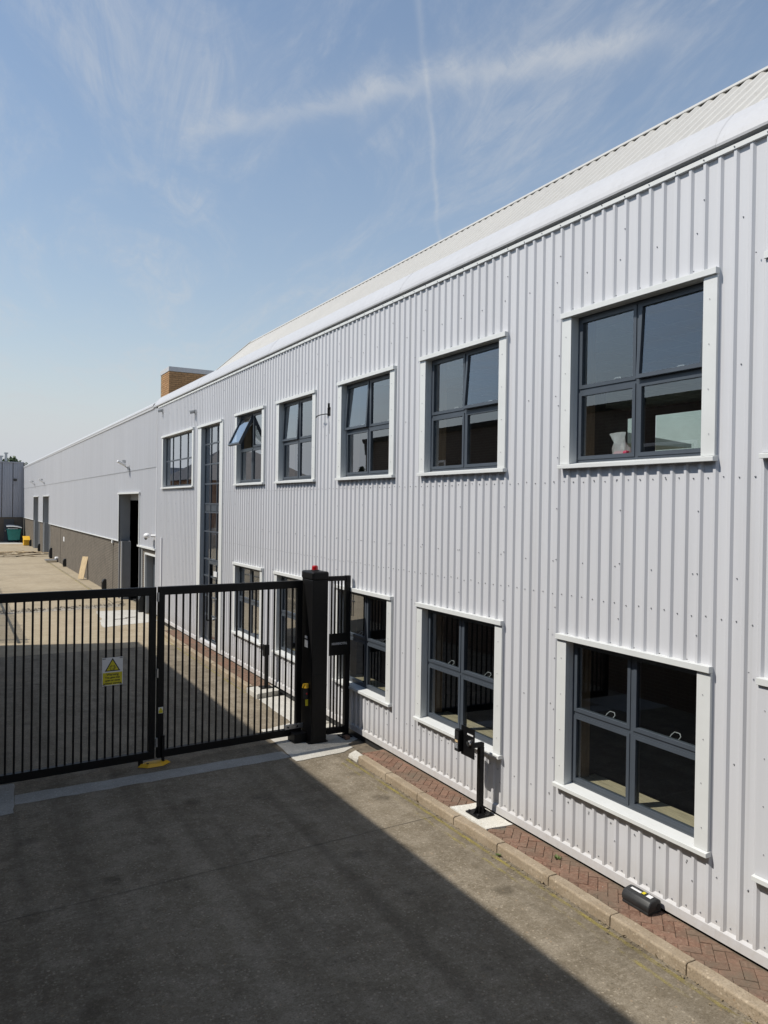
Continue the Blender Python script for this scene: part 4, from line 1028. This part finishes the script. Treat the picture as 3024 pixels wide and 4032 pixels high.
# ------------------------------------------------------------------ intercom posts
ip = thing('intercom_post', 'black intercom post with keypad plate on white footing by the window', 'intercom', (-0.2, 8.16, 0.012))
part('base_plate', MB().box(-0.335, -0.065, 8.03, 8.30, 0.016, 0.034), 'black', ip, bevel=0.004)
part('bolt', MB().tube((-0.30, 8.07, 0.03), (-0.30, 8.07, 0.055), 0.014, n=6).tube((-0.10, 8.07, 0.03), (-0.10, 8.07, 0.055), 0.014, n=6).tube((-0.30, 8.26, 0.03), (-0.30, 8.26, 0.055), 0.014, n=6).tube((-0.10, 8.26, 0.03), (-0.10, 8.26, 0.055), 0.014, n=6), 'blackmatt', ip)
part('post', MB().box(-0.235, -0.165, 8.13, 8.20, 0.034, 0.90), 'black', ip, bevel=0.006)
gs = MB()
for dx, dy in ((1, 0), (-1, 0), (0, 1), (0, -1)):
    x0, y0 = -0.2+dx*0.035, 8.165+dy*0.035
    a = Vector((-dy, dx, 0))*0.004
    p = [Vector((x0, y0, 0.034)), Vector((x0+dx*0.075, y0+dy*0.075, 0.034)), Vector((x0, y0, 0.13))]
    gs.add([q+a for q in p]+[q-a for q in p], [(0, 1, 2), (5, 4, 3), (0, 3, 4, 1), (1, 4, 5, 2), (2, 5, 3, 0)])
part('gusset', gs, 'black', ip)
part('bracket_arm', MB().box(-0.345, -0.165, 8.135, 8.195, 0.90, 0.955), 'black', ip, bevel=0.004)
PXX = -0.349
plt = part('face_plate', MB().box(PXX-0.006, PXX, 8.095, 8.395, 0.765, 1.15), 'black', ip)
part('hood', MB().box(PXX-0.07, PXX-0.006, 8.355, 8.455, 0.80, 1.09), 'black', plt, bevel=0.008)
part('call_panel', MB().box(PXX-0.075, PXX-0.07, 8.362, 8.448, 0.81, 1.07), 'blackmatt', plt)
part('display', MB().box(PXX-0.0775, PXX-0.075, 8.375, 8.435, 0.925, 0.955), 'ply', plt)
kp = MB()
for i in range(3):
    for j in range(4): kp.box(PXX-0.078, PXX-0.075, 8.378+i*0.021, 8.391+i*0.021, 0.845+j*0.018, 0.857+j*0.018)
part('keypad', kp, 'signgrey', plt)
part('slot_label', MB().box(PXX-0.008, PXX-0.006, 8.125, 8.255, 1.055, 1.075), 'white', plt)
part('reader', MB().tube((PXX-0.006, 8.20, 0.955), (PXX-0.035, 8.20, 0.955), 0.042, 0.036, 18), 'chrome', plt)
part('reader_lens', MB().tube((PXX-0.035, 8.20, 0.955), (PXX-0.038, 8.20, 0.955), 0.020, 0.020, 14), 'blackmatt', plt)
i2 = thing('intercom_post', 'short black post on the concrete block seen through the gate bars', 'intercom', (-0.22, 16.0, 0.005))
part('base_plate', MB().box(-0.35, -0.09, 15.92, 16.18, 0.006, 0.022), 'black', i2)
part('post', MB().box(-0.255, -0.185, 16.0, 16.07, 0.022, 0.72), 'black', i2)
part('call_panel', MB().box(-0.28, -0.17, 15.99, 16.08, 0.72, 0.95), 'black', i2, bevel=0.008)
part('face_plate', MB().box(-0.287, -0.28, 15.97, 16.10, 0.70, 0.96), 'black', i2)

# ------------------------------------------------------------------ bait box
bx = thing('bait_box', 'dark grey plastic rodent bait box with stickers on the block paving', 'bait box', (-0.12, 5.50, 0))
bp = [(-0.225, 0.004), (-0.23, 0.085), (-0.195, 0.135), (-0.10, 0.150), (-0.045, 0.125), (-0.035, 0.004)]
part('lid', MB().prism_y([(x, max(z, 0.03)) for x, z in bp], 5.325, 5.685), 'blackmatt', bx, bevel=0.016, seg=3, smooth=True)
part('tray', MB().box(-0.222, -0.038, 5.335, 5.675, 0.003, 0.030), 'blackmatt', bx, bevel=0.004)
part('entrance', MB().tube((-0.085, 5.3255, 0.07), (-0.085, 5.322, 0.07), 0.030, 0.030, 14), 'voidblack', bx)
def on_lid(y0, y1, t0, t1, mat, nm):
    a, b_ = Vector((-0.195, 0, 0.135)), Vector((-0.10, 0, 0.150)); nrm = Vector((-(b_.z-a.z), 0, b_.x-a.x)).normalized()*0.003
    p, q = a+(b_-a)*t0+nrm, a+(b_-a)*t1+nrm
    part(nm, MB().quad((p.x, y0, p.z), (p.x, y1, p.z), (q.x, y1, q.z), (q.x, y0, q.z)), mat, bx)
on_lid(5.50, 5.63, 0.45, 0.72, 'white', 'sticker'); on_lid(5.46, 5.495, 0.55, 0.95, 'signyellow', 'warning_sticker'); on_lid(5.37, 5.43, 0.45, 0.95, 'white', 'sticker')

# ------------------------------------------------------------------ far yard clutter
def bollard(loc, h, label):
    x, y_, z = loc
    t = thing('wall_guard', label, 'bollard', loc, 'black wall guards')
    part('guard_body', MB().prism_y([(x-0.16, z), (x-0.16, z+h*0.8), (x-0.10, z+h), (x, z+h), (x, z)], y_-0.14, y_+0.14), 'blackmatt', t, recalc=True)
    part('guard_face', MB().box(x-0.175, x-0.16, y_-0.10, y_+0.10, z+0.08, z+h*0.72), 'black', t)
bollard((0.05, 30.05, RZ), 0.62, 'black wall guard at the near foot of the open doorway')
bollard((0.05, 38.2, RZ), 0.52, 'black wall guard between the open doorway and the leaning board')
bollard((0.05, 53.0, RZ), 0.50, 'black wall guard standing alone beyond the leaning board')
bollard((0.05, 61.0, RZ), 0.78, 'black wall guard with white cap beside the timber pile')
bollard((0.05, 69.9, RZ), 0.62, 'black wall guard between the two far grey doorways')
bollard((0.05, 78.1, RZ), 0.60, 'black wall guard beside the yellow grit bin')
board = MB().box(-0.011, 0.011, -0.20, 0.20, 0, 1.22).rot((0, 0, 0), (0, 1, 0), R(15)).rot((0, 0, 0), (0, 0, 1), R(36))
bo = solo('plywood_board', board, 'ply', (0, 0, 0), 'pale plywood board leaning against the brown brick plinth', 'board'); bo.location = (-0.30, 43.8, RZ+0.04)
rt_ = random.Random(5)
tp = thing('timber_pile', 'low heap of broken timber and laths lying across the yard', 'timber pile', (-2, 63.4, RZ))
for i in range(34):
    x = rt_.uniform(-4.6, -0.2); L_ = rt_.uniform(0.8, 2.2); a = rt_.uniform(-0.35, 0.35); z = RZ+0.03+rt_.uniform(0, 0.34)
    mb = MB().box(-L_/2, L_/2, -0.045, 0.045, -0.014, 0.014)
    mb.rot((0, 0, 0), (0, 1, 0), rt_.uniform(-.12, .12)); mb.rot((0, 0, 0), (0, 0, 1), a)
    mb.v = [(p[0]+x, p[1]+63.4+rt_.uniform(-.03, .03), p[2]+z) for p in mb.v]
    part('lath', mb, rt_.choice(('plybrown', 'ply', 'ply', 'timber')), tp)
solo('drain_cover_board', MB().box(-0.75, -0.05, 57.0, 57.9, RZ+0.10, RZ+0.16), 'steel', (-0.4, 57.4, RZ), 'grey slab propped by the wall near the far timber pile', 'slab')
solo('white_sack', MB().box(-0.12, 0.14, 57.2, 57.8, RZ+0.165, RZ+0.33), 'white', (0, 57.5, RZ), 'small white sack on the grey slab against the plinth', 'sack', bevel=0.07, seg=3)
# four wheeled bin
wb = thing('wheeled_bin', 'teal four wheeled waste bin with pale open lid at the far end', 'bin', (-0.95, 85.6, RZ))
part('bin_body', MB().add([(-1.46, 85.15, 0.12), (-0.44, 85.15, 0.12), (-0.44, 86.0, 0.12), (-1.46, 86.0, 0.12), (-1.58, 85.0, 1.20), (-0.33, 85.0, 1.20), (-0.33, 86.1, 1.20), (-1.58, 86.1, 1.20)],
     [(0,3,2,1),(4,5,6,7),(0,1,5,4),(1,2,6,5),(2,3,7,6),(3,0,4,7)]), 'teal', wb, bevel=0.04)
part('rim', MB().box(-1.62, -0.29, 84.96, 86.14, 1.18, 1.24), 'teal', wb, bevel=0.02)
ld = MB()
for i in range(9):
    t = i/8; xx = -1.64+1.38*t; zz = 1.40+0.13*math.sin(math.pi*(0.15+0.7*t))-0.14*t
    ld.v += [(xx, 84.95, zz), (xx, 86.15, zz+0.12), (xx, 84.95, zz+0.05), (xx, 86.15, zz+0.17)]
for i in range(8):
    a = 4*i; ld.f += [(a, a+4, a+5, a+1), (a+2, a+3, a+7, a+6), (a, a+2, a+6, a+4), (a+1, a+5, a+7, a+3)]
ld.f += [(0, 1, 3, 2), (32, 34, 35, 33)]
part('lid', ld, 'binlid', wb, recalc=True)
part('rubbish', MB().box(-1.5, -0.6, 85.05, 85.9, 1.22, 1.34), 'white', wb, bevel=0.05)
for wx in (-1.36, -0.55):
    for wy in (85.25, 85.9): part('wheel', MB().tube((wx-0.03, wy, RZ+0.105), (wx+0.03, wy, RZ+0.105), 0.10, 0.10, 14), 'blackmatt', wb)
gbn = thing('grit_bin', 'yellow sloping lid grit bin by the wall at the far end', 'grit bin', (-0.18, 79.8, RZ))
part('bin_body', MB().prism_x([(79.2, RZ), (80.3, RZ), (80.3, 0.62), (79.2, 0.34)], -0.50, 0.04), 'yellow', gbn, bevel=0.03)
part('lid', MB().prism_x([(79.15, 0.345), (80.35, 0.635), (80.35, 0.74), (79.7, 0.70), (79.15, 0.42)], -0.53, 0.05), 'yellow', gbn, bevel=0.02)
# manhole covers and small items on the apron
for q in ((-1.3, 28.35, 0.5), (-0.85, 28.62, 0.45), (-0.42, 33.3, 0.4)):
    sheet('manhole_slot', [(q[0], q[1]), (q[0]+q[2], q[1]+0.05), (q[0]+q[2], q[1]+0.16), (q[0], q[1]+0.12)], 'joint', RZ+0.010)
stn = MB(); rr = random.Random(11)
for i in range(420):
    x = rr.uniform(-5, -0.15); yb = 31.15+0.15*(x+6)+rr.uniform(0, 0.75); s_ = rr.uniform(0.02, 0.07)
    stn.add([(x+rr.uniform(-s_, s_), yb+rr.uniform(-s_, s_), RZ+rr.uniform(0, s_)) for _ in range(4)]+[(x, yb, RZ+s_*1.1)], [(0, 1, 4), (1, 2, 4), (2, 3, 4), (3, 0, 4)])
solo('rubble_stones', stn, 'gravel', (-2.5, 31.8, RZ), kind='stuff')
# grit and leaf litter caught along the kerb
lit = MB(); rr = random.Random(12)
for i in range(900):
    yb = rr.uniform(2.8, 11.2); x = -0.55-abs(rr.gauss(0, 0.06)); s_ = rr.uniform(0.003, 0.016)*(1 if rr.random() < .9 else 1.8)
    lit.add([(x+rr.uniform(-s_, s_), yb+rr.uniform(-s_, s_), RZ+0.005+rr.uniform(0, s_)) for _ in range(4)], [(0, 1, 2, 3)])
solo('kerb_litter', lit, 'litter', (-0.6, 7, RZ), kind='stuff')
lit2 = MB()
for i in range(330):
    yb = rr.uniform(2.5, 11.0); x = rr.uniform(-0.41, -0.03); s_ = rr.uniform(0.003, 0.009)
    lit2.add([(x+rr.uniform(-s_, s_), yb+rr.uniform(-s_, s_), 0.006+rr.uniform(0, s_)) for _ in range(4)], [(0, 1, 2, 3)])
solo('paving_litter', lit2, 'gravel', (-0.2, 7, 0), kind='stuff')
def weed(x, y_, z, s_, label):
    mb = MB(); r_ = random.Random(int(y_*100))
    for i in range(16):
        a = r_.uniform(0, 6.28); l_ = s_*r_.uniform(.5, 1); w_ = l_*0.22; c, s2 = math.cos(a), math.sin(a); h_ = l_*r_.uniform(.25, .8)
        mb.add([(x, y_, z), (x+c*l_*.5-s2*w_, y_+s2*l_*.5+c*w_, z+h_*.8), (x+c*l_, y_+s2*l_, z+h_), (x+c*l_*.5+s2*w_, y_+s2*l_*.5-c*w_, z+h_*.8)], [(0, 1, 2, 3)])
    solo('weed', mb, 'weed', (x, y_, z), label, 'weed', 'weeds in the paving joints')
weed(-0.16, 6.72, 0.0, 0.06, 'small green weed in the block paving left of the bait box')
weed(-0.57, 7.28, RZ, 0.05, 'small green weed at the foot of the kerb below the intercom')

# ------------------------------------------------------------------ building the camera stands against: shades the road
nb = thing('brick_building', 'dark brick building along the near side of the road', 'building', (-11, 2, 0))
part('wall', MB().box(-16, -6.75, -25, 25.1, -0.2, 6.40), 'brickdark', nb)
part('gutter', MB().prism_y([(-6.75, 6.34), (-6.67, 6.34), (-6.62, 6.45), (-6.62, 6.49), (-6.75, 6.49)], -25, 25.17), 'black', nb, recalc=True)
part('roof', MB().prism_y([(-6.72, 6.38), (-6.72, 6.47), (-11.3, 6.75), (-16.1, 6.47), (-16.1, 6.38)], -25.1, 25.17), 'tilegrey', nb, recalc=True)
part('downpipe', MB().tube((-6.68, 24.7, -0.1), (-6.68, 24.7, 5.9), 0.055).tube((-6.68, 24.7, 5.9), (-6.68, 24.7, 6.36), 0.06), 'black', nb)
part('hopper', MB().prism_x([(24.5, 6.34), (24.9, 6.34), (24.82, 5.9), (24.58, 5.9)], -6.75, -6.56), 'black', nb)
for yb in (-3.2, 1.4, 6.0, 10.6, 15.2, 19.8):
    for za, zb_ in ((0.9, 2.4), (4.0, 5.5)):
        wv = part('window', MB().ring_yz(-6.76, -6.72, yb, yb+1.6, za, zb_, 0.07), 'white', nb)
        part('pane', MB().box(-6.745, -6.735, yb+0.07, yb+1.53, za+0.07, zb_-0.07), 'panelgrey', wv)
# palisade fence carrying on from it, its bars throw the striped shadow
pf = thing('palisade_fence', 'grey palisade fence along the left side of the yard', 'fence', (-6.5, 33, RZ))
pm = mesh_of('pale', MB().box(-0.004, 0.004, -0.033, 0.033, 0.05, 2.78), 'steel')
yb = 25.45
while yb < 47: inst('pale', pm, pf, (-6.5, yb, RZ)); yb += 0.155
for z in (0.5, 2.3): part('rail', MB().box(-6.49, -6.44, 25.3, 47, z-0.025, z+0.025), 'steel', pf)
for yb in range(26, 47, 3): part('post', MB().box(-6.44, -6.36, yb-0.05, yb+0.05, RZ, 2.6), 'steel', pf)

# ------------------------------------------------------------------ things seen only as reflections in the glazing, and trees past the far roof
def conifer(loc, h, r_, label, seed):
    x, y_, z = loc; t = thing('conifer_tree', label, 'tree', loc, 'conifers beyond the palisade fence')
    part('trunk', MB().tube((x, y_, z), (x, y_, z+h*0.97), 0.16, 0.03), 'bark', t)
    mb = MB(); q = random.Random(seed)
    for i in range(1500):
        u = q.random()**0.75; zz = z+h*(0.12+0.88*u); rad = r_*(1-u)*q.uniform(0.25, 1.08)+0.05; a = q.uniform(0, 6.283)
        c, s_ = math.cos(a), math.sin(a); l_ = q.uniform(.3, .6); d = -q.uniform(.05, .25)
        px_, py_ = x+c*rad, y_+s_*rad
        mb.add([(px_-s_*.13, py_+c*.13, zz), (px_+c*l_*.6, py_+s_*l_*.6, zz+d), (px_+s_*.13, py_-c*.13, zz), (px_-c*l_*.5, py_-s_*l_*.5, zz+.06)], [(0, 1, 2, 3)])
    part('crown', mb, 'conifer', t)
conifer((-21.6, 50, RZ), 8.6, 1.9, 'tall dark conifer reflected in the third upper window', 1)
conifer((-24.4, 55, RZ), 7.6, 1.8, 'middle conifer of the row beyond the fence', 2)
conifer((-20.1, 51, RZ), 7.1, 1.7, 'shorter conifer beside the tallest one', 3)
conifer((-18.6, 53, RZ), 6.9, 1.6, 'lowest conifer of the row beyond the fence', 4)
def round_tree(loc, h, r_, label, seed, n_=1300):
    x, y_, z = loc; t = thing('broadleaf_tree', label, 'tree', loc, 'trees behind the end building')
    tr = MB().tube((x, y_, z), (x, y_, z+h*0.6), 0.28, 0.14)
    q = random.Random(seed)
    for i in range(6):
        a = q.uniform(0, 6.28); tr.tube((x, y_, z+h*0.5), (x+math.cos(a)*r_*.6, y_+math.sin(a)*r_*.6, z+h*q.uniform(.7, .92)), 0.1, 0.03)
    part('trunk', tr, 'bark', t)
    cl_ = [(q.gauss(0, .45)*r_, q.gauss(0, .45)*r_, q.uniform(-.35, .42)*h*0.6) for _ in range(16)]
    mb = MB()
    for i in range(n_):
        c = q.choice(cl_); v = Vector((q.gauss(0, 1), q.gauss(0, 1), q.gauss(0, 1))).normalized()*r_*0.34*q.uniform(.5, 1.1)
        p = Vector((x, y_, z+h*0.72))+Vector(c)+v; s_ = q.uniform(.12, .26)
        d1_ = Vector((q.gauss(0, 1), q.gauss(0, 1), q.gauss(0, 1))).normalized(); d2_ = d1_.orthogonal().normalized()
        mb.add([p-d1_*s_, p+d2_*s_*.6, p+d1_*s_, p-d2_*s_*.6], [(0, 1, 2, 3)])
    part('crown', mb, 'leaf', t)
round_tree((-1.3, 104, RZ), 9.9, 2.2, 'green tree showing just above the end building beside the flues', 5)
round_tree((0.4, 104, RZ), 9.5, 1.5, 'green tree showing at the corner between the two roofs', 6)
rf = thing('brick_house', 'red brick house with hipped grey roof beyond the palisade fence', 'house', (-19, 78, 0))
part('wall', MB().box(-26, -13, 72, 84, -0.2, 6.3), 'brickred', rf)
part('roof', MB().add([(-26.5, 71.5, 6.3), (-12.5, 71.5, 6.3), (-12.5, 84.5, 6.3), (-26.5, 84.5, 6.3), (-21.5, 78, 9.6), (-17.5, 78, 9.6)], [(0, 1, 5, 4), (1, 2, 5), (2, 3, 4, 5), (3, 0, 4)]), 'tilegrey', rf, recalc=True)
rl = thing('low_shed', 'long low grey shed beyond the palisade fence', 'shed', (-30, 66, 0))
part('wall', MB().box(-44, -27, 60, 70, -0.2, 4.6), 'greyclad', rl)
part('roof', MB().prism_y([(-44.4, 4.6), (-35.5, 7.2), (-26.6, 4.6)], 59.7, 70.3), 'tilegrey', rl, recalc=True)
